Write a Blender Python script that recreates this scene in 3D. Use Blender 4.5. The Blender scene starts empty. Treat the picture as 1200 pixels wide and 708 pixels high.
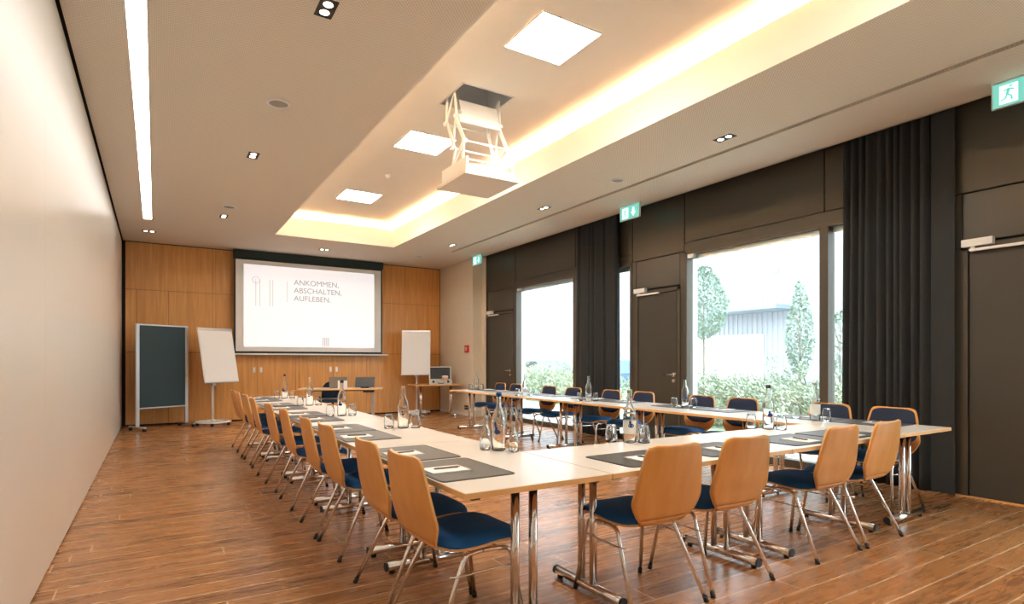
import bpy, bmesh, math, random
from mathutils import Vector, Matrix
random.seed(7)
S = bpy.context.scene
C = S.collection
PI = math.pi

# ------------------------------------------------------------------ camera
cd = bpy.data.cameras.new('camera'); cam = bpy.data.objects.new('camera', cd); C.objects.link(cam)
cd.sensor_width = 36; cd.lens = 672.5 / 1200 * 36
cam.location = (0, 0, 1.28); cam.rotation_euler = (PI/2, 0, -math.radians(31.86))
cd.shift_y = (423.5 - 354) / 1200
cd.clip_start = 0.05; cd.clip_end = 300
S.camera = cam
# ------------------------------------------------------------------ world, exposure
SKY = 3.3
w = bpy.data.worlds.new('world'); S.world = w; w.use_nodes = True
w.node_tree.nodes['Background'].inputs[0].default_value = (0.80, 0.91, 1.0, 1)
w.node_tree.nodes['Background'].inputs[1].default_value = SKY
S.view_settings.view_transform = 'Standard'; S.view_settings.look = 'None'
S.view_settings.exposure = 1.55; S.view_settings.gamma = 1; S.view_settings.use_curve_mapping = False
# strengths of the room's own lamps
COVE, PANEL, LINE, SPOT = 44.0, 19.0, 3.6, 4.0
WARM = (1.0, 0.70, 0.41)

# ------------------------------------------------------------------ materials
MATS = {}
def new_mat(name):
    m = bpy.data.materials.new(name); m.use_nodes = True; MATS[name] = m
    return m, m.node_tree, m.node_tree.nodes['Principled BSDF']
def mat(name, col, rough=0.5, metal=0.0, bump=0.0, bscale=60, var=0.0, coat=0.0, spec=0.5, trans=0.0, ior=1.45):
    m, nt, b = new_mat(name); N = nt.nodes; L = nt.links
    b.inputs['Base Color'].default_value = (*col, 1); b.inputs['Roughness'].default_value = rough
    b.inputs['Metallic'].default_value = metal; b.inputs['Coat Weight'].default_value = coat
    b.inputs['Specular IOR Level'].default_value = spec
    b.inputs['Transmission Weight'].default_value = trans; b.inputs['IOR'].default_value = ior
    tc = N.new('ShaderNodeTexCoord'); no = N.new('ShaderNodeTexNoise'); no.inputs['Scale'].default_value = bscale
    no.inputs['Detail'].default_value = 4
    L.new(tc.outputs['Object'], no.inputs['Vector'])
    if var:
        mx = N.new('ShaderNodeMix'); mx.data_type = 'RGBA'
        mx.inputs[6].default_value = (*[c*(1-var) for c in col], 1); mx.inputs[7].default_value = (*[min(1, c*(1+var)) for c in col], 1)
        L.new(no.outputs['Fac'], mx.inputs[0]); L.new(mx.outputs[2], b.inputs['Base Color'])
    if bump:
        bp = N.new('ShaderNodeBump'); bp.inputs['Strength'].default_value = bump; bp.inputs['Distance'].default_value = 0.01
        L.new(no.outputs['Fac'], bp.inputs['Height']); L.new(bp.outputs['Normal'], b.inputs['Normal'])
    return m
def wood(name, c1, c2, rough=0.4, scale=(1, 1, 1), coat=0.0, ns=6):
    """streaky veneer: noise stretched along one axis (small number = long grain)"""
    m, nt, b = new_mat(name); N = nt.nodes; L = nt.links
    tc = N.new('ShaderNodeTexCoord'); mp = N.new('ShaderNodeMapping'); mp.inputs['Scale'].default_value = scale
    n1 = N.new('ShaderNodeTexNoise'); n1.inputs['Scale'].default_value = ns; n1.inputs['Detail'].default_value = 6; n1.inputs['Distortion'].default_value = 0.4
    cr = N.new('ShaderNodeValToRGB'); cr.color_ramp.elements[0].position = 0.3; cr.color_ramp.elements[1].position = 0.7
    cr.color_ramp.elements[0].color = (*c1, 1); cr.color_ramp.elements[1].color = (*c2, 1)
    L.new(tc.outputs['Object'], mp.inputs['Vector']); L.new(mp.outputs[0], n1.inputs['Vector'])
    L.new(n1.outputs['Fac'], cr.inputs[0]); L.new(cr.outputs[0], b.inputs['Base Color'])
    b.inputs['Roughness'].default_value = rough; b.inputs['Coat Weight'].default_value = coat
    return m
def emit(name, col, s):
    m, nt, b = new_mat(name)
    b.inputs['Base Color'].default_value = (*col, 1); b.inputs['Emission Color'].default_value = (*col, 1); b.inputs['Emission Strength'].default_value = s
    return m
def glass(name, tint=(1, 1, 1), rough=0.0, gl=1.0, f=None):
    """pane glass: see-through with fresnel reflection"""
    m = bpy.data.materials.new(name); m.use_nodes = True; nt = m.node_tree; N = nt.nodes; L = nt.links; N.clear(); MATS[name] = m
    out = N.new('ShaderNodeOutputMaterial'); mx = N.new('ShaderNodeMixShader'); tr = N.new('ShaderNodeBsdfTransparent'); g = N.new('ShaderNodeBsdfGlossy')
    lw = N.new('ShaderNodeLayerWeight'); lw.inputs['Blend'].default_value = 0.5
    pw = N.new('ShaderNodeMath'); pw.operation = 'POWER'; pw.inputs[1].default_value = 3.5; L.new(lw.outputs['Facing'], pw.inputs[0])
    fr = N.new('ShaderNodeMath'); fr.operation = 'MULTIPLY_ADD'; fr.inputs[1].default_value = gl; fr.inputs[2].default_value = 0.04; L.new(pw.outputs[0], fr.inputs[0])
    tr.inputs[0].default_value = (*tint, 1); g.inputs['Roughness'].default_value = rough
    L.new(fr.outputs[0], mx.inputs[0]); L.new(tr.outputs[0], mx.inputs[1]); L.new(g.outputs[0], mx.inputs[2]); L.new(mx.outputs[0], out.inputs[0])
    return m

def floor_mat():
    m, nt, b = new_mat('plank_floor'); N = nt.nodes; L = nt.links
    tc = N.new('ShaderNodeTexCoord')
    br = N.new('ShaderNodeTexBrick'); br.inputs['Scale'].default_value = 1; br.inputs['Brick Width'].default_value = 1.9; br.inputs['Row Height'].default_value = 0.17
    br.inputs['Mortar Size'].default_value = 0.005; br.inputs['Mortar Smooth'].default_value = 0.3; br.offset = 0.37; br.inputs['Bias'].default_value = 0.0
    br.inputs['Color1'].default_value = (0.0, 0.0, 0.0, 1); br.inputs['Color2'].default_value = (1, 1, 1, 1); br.inputs['Mortar'].default_value = (0.5, 0.5, 0.5, 1)
    sp = N.new('ShaderNodeSeparateXYZ'); L.new(tc.outputs['Object'], sp.inputs[0])
    dv = N.new('ShaderNodeMath'); dv.operation = 'DIVIDE'; dv.inputs[1].default_value = 0.17; L.new(sp.outputs[1], dv.inputs[0])
    fl = N.new('ShaderNodeMath'); fl.operation = 'FLOOR'; L.new(dv.outputs[0], fl.inputs[0])
    wn = N.new('ShaderNodeTexWhiteNoise'); wn.noise_dimensions = '1D'; L.new(fl.outputs[0], wn.inputs['W'])
    ma = N.new('ShaderNodeMath'); ma.operation = 'MULTIPLY_ADD'; ma.inputs[1].default_value = 1.9; L.new(wn.outputs['Value'], ma.inputs[0]); L.new(sp.outputs[0], ma.inputs[2])
    cb = N.new('ShaderNodeCombineXYZ'); L.new(ma.outputs[0], cb.inputs[0]); L.new(sp.outputs[1], cb.inputs[1])
    L.new(cb.outputs[0], br.inputs['Vector']); br.offset = 0.0
    mp = N.new('ShaderNodeMapping'); mp.inputs['Scale'].default_value = (1.3, 11, 1); L.new(cb.outputs[0], mp.inputs['Vector'])
    no = N.new('ShaderNodeTexNoise'); no.inputs['Scale'].default_value = 2.2; no.inputs['Detail'].default_value = 5; no.inputs['Distortion'].default_value = 0.7; no.inputs['Roughness'].default_value = 0.55
    L.new(mp.outputs[0], no.inputs['Vector'])
    ad = N.new('ShaderNodeMath'); ad.operation = 'MULTIPLY_ADD'; ad.inputs[1].default_value = 0.44
    sub = N.new('ShaderNodeMath'); sub.operation = 'MULTIPLY_ADD'; sub.inputs[1].default_value = 1.1; sub.inputs[2].default_value = -0.24
    L.new(no.outputs['Fac'], sub.inputs[0]); L.new(br.outputs['Color'], ad.inputs[0]); L.new(sub.outputs[0], ad.inputs[2])
    cr = N.new('ShaderNodeValToRGB'); e = cr.color_ramp.elements
    e[0].position = 0.1; e[0].color = (0.14, 0.062, 0.028, 1); e[1].position = 1.0; e[1].color = (0.42, 0.19, 0.066, 1)
    x = e.new(0.5); x.color = (0.37, 0.163, 0.055, 1)
    L.new(ad.outputs[0], cr.inputs[0])
    mx = N.new('ShaderNodeMix'); mx.data_type = 'RGBA'; mx.inputs[7].default_value = (0.70, 0.47, 0.29, 1)
    sc = N.new('ShaderNodeMath'); sc.operation = 'MULTIPLY'; sc.inputs[1].default_value = 1.0
    L.new(br.outputs['Fac'], sc.inputs[0]); L.new(sc.outputs[0], mx.inputs[0]); L.new(cr.outputs[0], mx.inputs[6]); L.new(mx.outputs[2], b.inputs['Base Color'])
    rr = N.new('ShaderNodeMapRange'); rr.inputs[3].default_value = 0.25; rr.inputs[4].default_value = 0.30; L.new(no.outputs['Fac'], rr.inputs[0]); L.new(rr.outputs[0], b.inputs['Roughness'])
    bp = N.new('ShaderNodeBump'); bp.inputs['Strength'].default_value = 0.015; bp.inputs['Distance'].default_value = 0.01
    L.new(no.outputs['Fac'], bp.inputs['Height']); L.new(bp.outputs['Normal'], b.inputs['Normal'])
    return m
def perf_ceiling(name, col):
    """fine perforation rows"""
    m, nt, b = new_mat(name); N = nt.nodes; L = nt.links
    tc = N.new('ShaderNodeTexCoord'); sx = N.new('ShaderNodeSeparateXYZ'); L.new(tc.outputs['Object'], sx.inputs[0])
    def tri(o, per):
        a = N.new('ShaderNodeMath'); a.operation = 'MULTIPLY'; a.inputs[1].default_value = 2*PI/per; L.new(sx.outputs[o], a.inputs[0])
        s = N.new('ShaderNodeMath'); s.operation = 'SINE'; L.new(a.outputs[0], s.inputs[0]); return s
    a = tri(0, 0.028); c = tri(1, 0.028)
    mu = N.new('ShaderNodeMath'); mu.operation = 'MULTIPLY'; L.new(a.outputs[0], mu.inputs[0]); L.new(c.outputs[0], mu.inputs[1])
    gt = N.new('ShaderNodeMapRange'); gt.inputs[1].default_value = 0.25; gt.inputs[2].default_value = 0.55; L.new(mu.outputs[0], gt.inputs[0])
    mx = N.new('ShaderNodeMix'); mx.data_type = 'RGBA'; mx.inputs[6].default_value = (*col, 1); mx.inputs[7].default_value = (*[k*0.68 for k in col], 1)
    L.new(gt.outputs[0], mx.inputs[0]); L.new(mx.outputs[2], b.inputs['Base Color']); b.inputs['Roughness'].default_value = 0.9
    return m

M_floor = floor_mat()
M_handle = mat('pale_recessed_handle', (0.66, 0.50, 0.33), 0.5)
M_ceil = perf_ceiling('perforated_white_ceiling', (0.80, 0.725, 0.62))
M_plaster = mat('white_plaster', (0.80, 0.74, 0.66), 0.9, var=0.02, bscale=3)
M_lacq = mat('cream_lacquer', (0.75, 0.71, 0.65), 0.28, coat=0.0, var=0.03, bscale=1.2)
M_beige = mat('beige_plaster', (0.74, 0.65, 0.52), 0.8, var=0.03, bscale=5)
M_oak = wood('oak_veneer', (0.60, 0.27, 0.07), (0.76, 0.38, 0.115), 0.38, (9, 9, 0.5), ns=2.2)
M_gap = mat('shadow_gap_black', (0.012, 0.010, 0.009), 0.9)
M_fac = mat('dark_bronze_panel', (0.062, 0.056, 0.044), 0.30, var=0.10, bscale=1.2, spec=0.5)
M_faf = mat('bronze_frame', (0.085, 0.070, 0.052), 0.35, spec=0.4)
M_alu = mat('pale_aluminium', (0.72, 0.72, 0.72), 0.35, 0.8)
M_reveal = mat('light_metal_reveal', (0.62, 0.66, 0.70), 0.5, 0.2)
M_chrome = mat('chrome', (0.82, 0.80, 0.78), 0.16, 1.0)
M_black = mat('black_plastic', (0.018, 0.018, 0.020), 0.45)
M_beech = wood('beech_ply', (0.68, 0.29, 0.065), (0.76, 0.36, 0.10), 0.36, (5, 5, 0.6), ns=3)
M_edge = wood('beech_edge', (0.74, 0.40, 0.14), (0.80, 0.47, 0.19), 0.4, (2, 2, 9), ns=3)
M_blue = mat('blue_cushion_fabric', (0.010, 0.115, 0.33), 0.75, bump=0.25, bscale=260, var=0.15)
M_navy = mat('navy_back_fabric', (0.016, 0.028, 0.065), 0.8, bump=0.25, bscale=260, var=0.15)
M_top = wood('maple_top', (0.84, 0.78, 0.70), (0.88, 0.83, 0.76), 0.24, (2, 2, 2), ns=1.5, coat=0.2)
M_mat = mat('grey_desk_pad', (0.075, 0.070, 0.066), 0.42, bump=0.15, bscale=300)
M_paper = mat('white_paper', (0.86, 0.85, 0.83), 0.7)
M_pen = mat('brown_grey_pen', (0.16, 0.12, 0.10), 0.4)
M_curt = mat('dark_curtain_cloth', (0.038, 0.041, 0.043), 0.85, bump=0.2, bscale=220, spec=0.25)
M_white = mat('white_enamel', (0.80, 0.80, 0.79), 0.35)
M_pinb = mat('dark_green_felt', (0.022, 0.048, 0.058), 0.6, bump=0.2, bscale=200)
M_silver = mat('silver_frame', (0.66, 0.67, 0.68), 0.3, 0.6)
M_scr = mat('screen_white', (0.80, 0.79, 0.78), 0.8)
M_case = mat('dark_green_screen_border', (0.018, 0.034, 0.034), 0.7)
M_img = emit('projected_white_image', (0.72, 0.71, 0.73), 0.29)
M_txt = emit('grey_projected_lettering', (0.26, 0.26, 0.28), 0.22)
M_txtf = emit('faint_projected_line', (0.50, 0.50, 0.53), 0.16)
M_glass = glass('window_glass', (0.96, 0.985, 0.98), 0.0, 0.6)
M_bglass = mat('clear_bottle_glass', (0.97, 0.99, 0.99), 0.0, trans=1.0, ior=1.45)
M_tglass = glass('thin_tumbler_glass', (0.95, 0.97, 0.97), 0.03, 0.9)
M_blab = mat('blue_label_mark', (0.012, 0.05, 0.20), 0.5)
M_bcap = mat('blue_cap', (0.02, 0.10, 0.30), 0.4)
M_gcap = mat('pale_green_cap', (0.42, 0.58, 0.38), 0.4)
M_label = mat('pale_paper_label', (0.72, 0.74, 0.70), 0.6)
M_red = mat('red_alarm', (0.62, 0.04, 0.025), 0.4)
M_sign = emit('green_exit_sign', (0.15, 0.50, 0.44), 0.36)
M_signw = emit('white_exit_symbol', (0.80, 1.0, 0.95), 0.45)
M_acryl = mat('pale_sign_rim', (0.68, 0.80, 0.78), 0.3)
M_leaf = mat('pale_green_leaves', (0.33, 0.37, 0.27), 0.7, var=0.35, bscale=5)
M_leaf2 = mat('blue_green_leaves', (0.26, 0.33, 0.27), 0.7, var=0.35, bscale=5)
M_bark = mat('grey_bark', (0.25, 0.22, 0.18), 0.9, bump=0.4, bscale=20)
M_grass = mat('lawn_grass', (0.36, 0.42, 0.28), 0.95, var=0.3, bscale=3)
M_pave = mat('pale_paving', (0.50, 0.50, 0.49), 0.9, var=0.08, bscale=4)
M_metalw = mat('pale_corrugated_metal', (0.27, 0.275, 0.295), 0.6)
M_canopy = mat('grey_blue_canopy', (0.18, 0.22, 0.24), 0.6)
M_lline = emit('linear_light_diffuser', (1.0, 0.97, 0.93), LINE)
M_panel = emit('ceiling_panel_diffuser', (1.0, 0.94, 0.84), PANEL)
M_cove = emit('warm_led_strip', WARM, COVE)
M_spot = emit('downlight_lens', (1.0, 0.88, 0.68), SPOT)

# ------------------------------------------------------------------ mesh helpers
def box(bm, x0, x1, y0, y1, z0, z1, mi=0, bev=0.0):
    v = [bm.verts.new((x, y, z)) for x in (x0, x1) for y in (y0, y1) for z in (z0, z1)]
    fs = [(0, 1, 3, 2), (4, 6, 7, 5), (0, 4, 5, 1), (2, 3, 7, 6), (0, 2, 6, 4), (1, 5, 7, 3)]
    F = [bm.faces.new([v[i] for i in f]) for f in fs]
    for f in F: f.material_index = mi
    if bev:
        es = list({e for f in F for e in f.edges})
        r = bmesh.ops.bevel(bm, geom=es, offset=bev, segments=2, affect='EDGES', profile=0.7)
        for f in r['faces']: f.material_index = mi
    return v
def tube(bm, pts, r, seg=10, mi=0, cap=True, radii=None):
    pts = [Vector(p) for p in pts]; n = len(pts)
    T = []
    for i in range(n):
        a = pts[max(0, i-1)]; b = pts[min(n-1, i+1)]; T.append((b-a).normalized())
    up = Vector((0, 0, 1)) if abs(T[0].z) < 0.9 else Vector((1, 0, 0))
    u = T[0].cross(up).normalized(); rings = []
    for i in range(n):
        u = (u - T[i]*u.dot(T[i])).normalized(); v = T[i].cross(u); rr = radii[i] if radii else r
        rings.append([bm.verts.new(pts[i] + (u*math.cos(2*PI*k/seg) + v*math.sin(2*PI*k/seg))*rr) for k in range(seg)])
    for i in range(n-1):
        for k in range(seg):
            f = bm.faces.new((rings[i][k], rings[i][(k+1) % seg], rings[i+1][(k+1) % seg], rings[i+1][k])); f.smooth = True; f.material_index = mi
    if cap:
        f = bm.faces.new(rings[0][::-1]); f.material_index = mi; f = bm.faces.new(rings[-1]); f.material_index = mi
def bend(pts, r, seg=5):
    """polyline with rounded inner corners"""
    pts = [Vector(p) for p in pts]; out = [pts[0]]
    for i in range(1, len(pts)-1):
        p = pts[i]; a = (pts[i-1]-p); b = (pts[i+1]-p); d = min(r, a.length*0.45, b.length*0.45); a = p + a.normalized()*d; b = p + b.normalized()*d
        for k in range(seg+1):
            t = k/seg; out.append(a*(1-t)**2 + p*2*t*(1-t) + b*t*t)
    out.append(pts[-1]); return out
def lathe(bm, prof, c=(0, 0, 0), seg=24, mi=0, smooth=True):
    rings = []
    for r, z in prof:
        if r < 1e-5: rings.append([bm.verts.new((c[0], c[1], c[2]+z))])
        else: rings.append([bm.verts.new((c[0]+r*math.cos(2*PI*k/seg), c[1]+r*math.sin(2*PI*k/seg), c[2]+z)) for k in range(seg)])
    for a, b in zip(rings, rings[1:]):
        for k in range(seg):
            k2 = (k+1) % seg
            if len(a) == 1 and len(b) == 1: continue
            vs = (a[0], b[k2], b[k]) if len(a) == 1 else ((a[k], a[k2], b[0]) if len(b) == 1 else (a[k], a[k2], b[k2], b[k]))
            f = bm.faces.new(vs); f.smooth = smooth; f.material_index = mi
def prism(bm, poly, z0, z1, mi=0, axis='z'):
    def P(a, b, c): return {'z': (a, b, c), 'x': (c, a, b), 'y': (a, c, b)}[axis]
    lo = [bm.verts.new(P(x, y, z0)) for x, y in poly]; hi = [bm.verts.new(P(x, y, z1)) for x, y in poly]; n = len(poly)
    F = [bm.faces.new(lo[::-1]), bm.faces.new(hi)] + [bm.faces.new((lo[i], lo[(i+1) % n], hi[(i+1) % n], hi[i])) for i in range(n)]
    for f in F: f.material_index = mi
def rrect(x0, x1, y0, y1, r, n=5):
    o = []
    for cx, cy, a in ((x1-r, y1-r, 0), (x0+r, y1-r, 90), (x0+r, y0+r, 180), (x1-r, y0+r, 270)):
        for k in range(n+1):
            t = math.radians(a + 90*k/n); o.append((cx+r*math.cos(t), cy+r*math.sin(t)))
    return o
def obj(name, bm, m, parent=None, label=None, recalc=True):
    if recalc: bmesh.ops.recalc_face_normals(bm, faces=bm.faces)
    me = bpy.data.meshes.new(name); bm.to_mesh(me); bm.free()
    for k in (m if isinstance(m, (list, tuple)) else [m]): me.materials.append(k)
    o = bpy.data.objects.new(name, me); C.objects.link(o)
    if parent: o.parent = parent
    if label: o['label'] = label
    return o
def BM(): return bmesh.new()
def thing(name, label, cat, loc=(0, 0, 0), rz=0, group=None):
    o = bpy.data.objects.new(name, None); C.objects.link(o); o.location = loc; o.rotation_euler = (0, 0, rz); o.empty_display_size = 0.1
    o['label'] = label; o['category'] = cat
    if group: o['group'] = group
    return o
def tag(o, label, cat, group=None, kind=None):
    o['label'] = label; o['category'] = cat
    if group: o['group'] = group
    if kind: o['kind'] = kind
    return o
def struct(name, bm, m, parent=None):
    o = obj(name, bm, m, parent)
    if not parent: o['kind'] = 'structure'
    return o
def sempty(name, loc=(0, 0, 0)):
    o = bpy.data.objects.new(name, None); C.objects.link(o); o.location = loc; o['kind'] = 'structure'; o.empty_display_size = 0.1; return o
def dup(root, loc, rz, label, group=None):
    def rec(o, par):
        c = o.copy(); C.objects.link(c); c.parent = par
        for ch in kids.get(o.name, []): rec(ch, c)
        return c
    kids = {}
    for o in C.objects:
        if o.parent: kids.setdefault(o.parent.name, []).append(o)
    r = rec(root, None); r.location = loc; r.rotation_euler = (0, 0, rz); r['label'] = label
    if group: r['group'] = group
    return r
def bxo(name, a, m, parent=None, bev=0.0, label=None):
    bm = BM(); box(bm, *a, bev=bev); return obj(name, bm, m, parent, label)

# ------------------------------------------------------------------ room shell
XL, XR, YB, YN, ZC, ZU = -0.555, 6.33, 13.55, -3.2, 3.65, 4.12
XF = 6.52                                                       # face of the dark window wall
bm = BM(); box(bm, XL-0.3, XF+0.40, YN-0.3, YB+0.3, -0.12, 0); struct('floor', bm, M_floor)
# ceiling: perforated slab with a long coffer; the gap by the window wall is the curtain track
CX0, CX1, CY0, CY1 = 1.90, 4.21, -1.6, 11.43
SLX0, SLX1 = 5.43, 5.50                                           # slot running along the ceiling
bm = BM(); th = 0.05
def slab(x0, x1, y0, y1, z0=ZC, z1=ZC+th, mi=0): box(bm, x0, x1, y0, y1, z0, z1, mi)
LX0, LX1, LY1 = -0.17, -0.05, 11.35                               # linear light opening
slab(XL+0.02, LX0, YN, YB); slab(LX0, LX1, LY1, YB); slab(LX1, CX0-0.02, YN, YB)
slab(CX0-0.02, CX1+0.02, YN, CY0-0.02); slab(CX0-0.02, CX1+0.02, CY1+0.02, YB)
slab(CX1+0.02, SLX0, YN, YB); slab(SLX0, SLX1, 11.3, YB); slab(SLX1, XR, YN, YB)
box(bm, SLX0-0.02, SLX1+0.02, YN, 11.3, ZC+0.06, ZC+0.08, 1)      # dark back of the slot
box(bm, XL-0.02, XL+0.02, YN, YB, ZC+0.03, ZC+0.06, 1)
box(bm, XR-0.02, XR, YN, 11.7, ZC+0.0, ZC+0.5, 0)
box(bm, XR, XF+0.2, YN, 11.7, ZC+0.35, ZC+0.4, 1)
box(bm, XR-0.02, XF+0.02, 11.7, YB, ZC, ZC+0.05, 0)
struct('ceiling', bm, [M_ceil, M_gap])
# coffer: fascias with a lip, ledge, upper ceiling
bm = BM()
FT = 4.01
for a in ((CX0-0.02, CX0, CY0, CY1), (CX1, CX1+0.02, CY0, CY1), (CX0-0.02, CX1+0.02, CY1, CY1+0.02), (CX0-0.02, CX1+0.02, CY0-0.02, CY0)): box(bm, *a, ZC, FT)
R = 0.20
for a in ((CX0-R, CX0-0.02, CY0-R, CY1+R), (CX1+0.02, CX1+R, CY0-R, CY1+R), (CX0-R, CX1+R, CY1+0.02, CY1+R), (CX0-R, CX1+R, CY0-R, CY0-0.02)): box(bm, *a, FT-0.06, FT-0.04)
for a in ((CX0-R-0.02, CX0-R, CY0-R, CY1+R), (CX1+R, CX1+R+0.02, CY0-R, CY1+R), (CX0-R, CX1+R, CY1+R, CY1+R+0.02), (CX0-R, CX1+R, CY0-R-0.02, CY0-R)): box(bm, *a, FT-0.06, ZU)
# upper ceiling with the projector hatch cut out
HX0, HX1, HY0, HY1 = 2.66, 3.28, 5.22, 5.80
for a in ((CX0-R, HX0, CY0-R, CY1+R), (HX1, CX1+R, CY0-R, CY1+R), (HX0, HX1, CY0-R, HY0), (HX0, HX1, HY1, CY1+R)): box(bm, *a, ZU, ZU+0.03)
struct('ceiling_coffer', bm, M_plaster)
# roof slab sealing daylight out
bm = BM(); box(bm, XL-0.4, XF+0.45, YN-0.3, YB+0.3, 4.75, 4.9); struct('ceiling_roof', bm, M_plaster)

# left wall: tall lacquered panels with fine seams
bm = BM(); ys = [YN, -1.9, -0.65, 0.6, 1.85, 3.10, 4.33, 5.62, 7.15, 8.69, 10.3, 11.9, 13.50]
for a, b in zip(ys, ys[1:]): box(bm, XL-0.03, XL, a+0.0015, b-0.0015, 0.018, ZC-0.02, 0)
box(bm, XL-0.3, XL-0.03, YN-0.3, YB, -0.1, 4.8, 1)
struct('wall_left', bm, [M_lacq, M_gap])
# back wall: oak panels over cupboards
bm = BM()
box(bm, XL-0.3, 6.30, YB, YB+0.3, -0.1, 4.8, 1)
xs = [-0.50, 1.02, 1.08, 5.27, 6.22]
def pan(x0, x1, z0, z1, g=0.003): box(bm, x0+g, x1-g, YB-0.02, YB, z0+g, z1-g, 0)
for a, b in zip(xs, xs[1:]): pan(a, b, 2.70, ZC-0.015)
for a, b in ((-0.50, -0.31), (-0.31, 0.23), (0.23, 1.02), (1.02, 1.08), (5.27, 6.22)): pan(a, b, 1.46, 2.70)
pan(1.08, 5.27, 1.46, 2.70)
for a, b in ((-0.50, -0.31), (-0.31, 0.23), (0.23, 1.02), (1.02, 1.08), (4.39, 6.22)): pan(a, b, 0.03, 1.46)
pan(2.68, 2.76, 0.03, 1.46); pan(4.30, 4.39, 0.03, 1.46)
wb = struct('wall_back', bm, [M_oak, M_gap])
for i, (a, b, hx) in enumerate(((1.08, 1.89, 1.82), (1.89, 2.68, 1.96), (2.76, 3.52, 3.45), (3.52, 4.30, 3.59))):
    bm = BM(); box(bm, a+0.003, b-0.003, YB-0.022, YB, 0.033, 1.457); d = struct('cupboard_door', bm, M_oak, wb)
    bm = BM(); box(bm, hx-0.03, hx+0.03, YB-0.028, YB-0.021, 1.03, 1.16); box(bm, hx-0.02, hx+0.02, YB-0.031, YB-0.027, 1.05, 1.14, 1); struct('handle', bm, [M_handle, M_alu], d)
bm = BM(); box(bm, XL+0.01, 6.22, YB-0.012, YB, 0, 0.03); struct('baseboard_back', bm, M_gap)
# beige wall between the oak wall and the window wall, with its recessed strip
bm = BM(); box(bm, 6.24, 6.74, 11.76, YB+0.02, 0, 4.8); struct('wall_right_beige', bm, M_beige)
bm = BM(); box(bm, XF-0.04, 6.74, 11.62, 11.76, 0, 4.8); struct('wall_right_recess', bm, M_beige)
bm = BM(); box(bm, 6.225, 6.24, 11.76, YB-0.02, 0, 0.06); struct('baseboard_right', bm, M_white)
# wall behind the camera
bm = BM(); box(bm, XL-0.3, 7.0, YN-0.3, YN, -0.1, 4.8); struct('wall_near', bm, M_plaster)

# ------------------------------------------------------------------ dark window wall
XO = 6.74                                                         # outer face
WT = 2.87
bays = [dict(w=(6.82, 10.35), d=(10.35, 11.60), mul=8.30), dict(w=(2.46, 5.75), d=(5.75, 6.82), mul=3.70), dict(w=(-2.1, 1.15), d=(1.15, 2.46), mul=-0.8)]
bm = BM()
box(bm, XF+0.02, XO, YN-0.3, 11.64, WT, 4.8, 1)                   # backing above
def fp(y0, y1, z0, z1, g=0.007): box(bm, XF, XF+0.03, y0+g, y1-g, z0+g, z1-g, 0, bev=0.004)
for b in bays:
    y0, y1 = b['w']; fp(y0, b['mul'], WT+0.12, 3.98); fp(b['mul'], y1, WT+0.12, 3.98); box(bm, XF, XF+0.03, y0, y1, WT, WT+0.12, 0)
    y0, y1 = b['d']; fp(y0, y1, WT, 3.98)
    fp(y0+0.08, y1-0.08, 2.40, WT); box(bm, XF, XF+0.03, y0, y0+0.08, 0, WT, 0); box(bm, XF, XF+0.03, y1-0.08, y1, 0, WT, 0)
    box(bm, XF+0.03, XO, y0, y1, 0, WT, 1)
box(bm, XF, XF+0.03, 11.55, 11.64, 0, 3.98, 0); box(bm, XF+0.03, XO, 11.6, 11.64, 0, WT, 1)
fp(YN, -2.1, 0, 3.98); box(bm, XF+0.03, XO, YN-0.3, -2.1, 0, WT, 1)
struct('wall_right', bm, [M_fac, M_gap])
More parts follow.
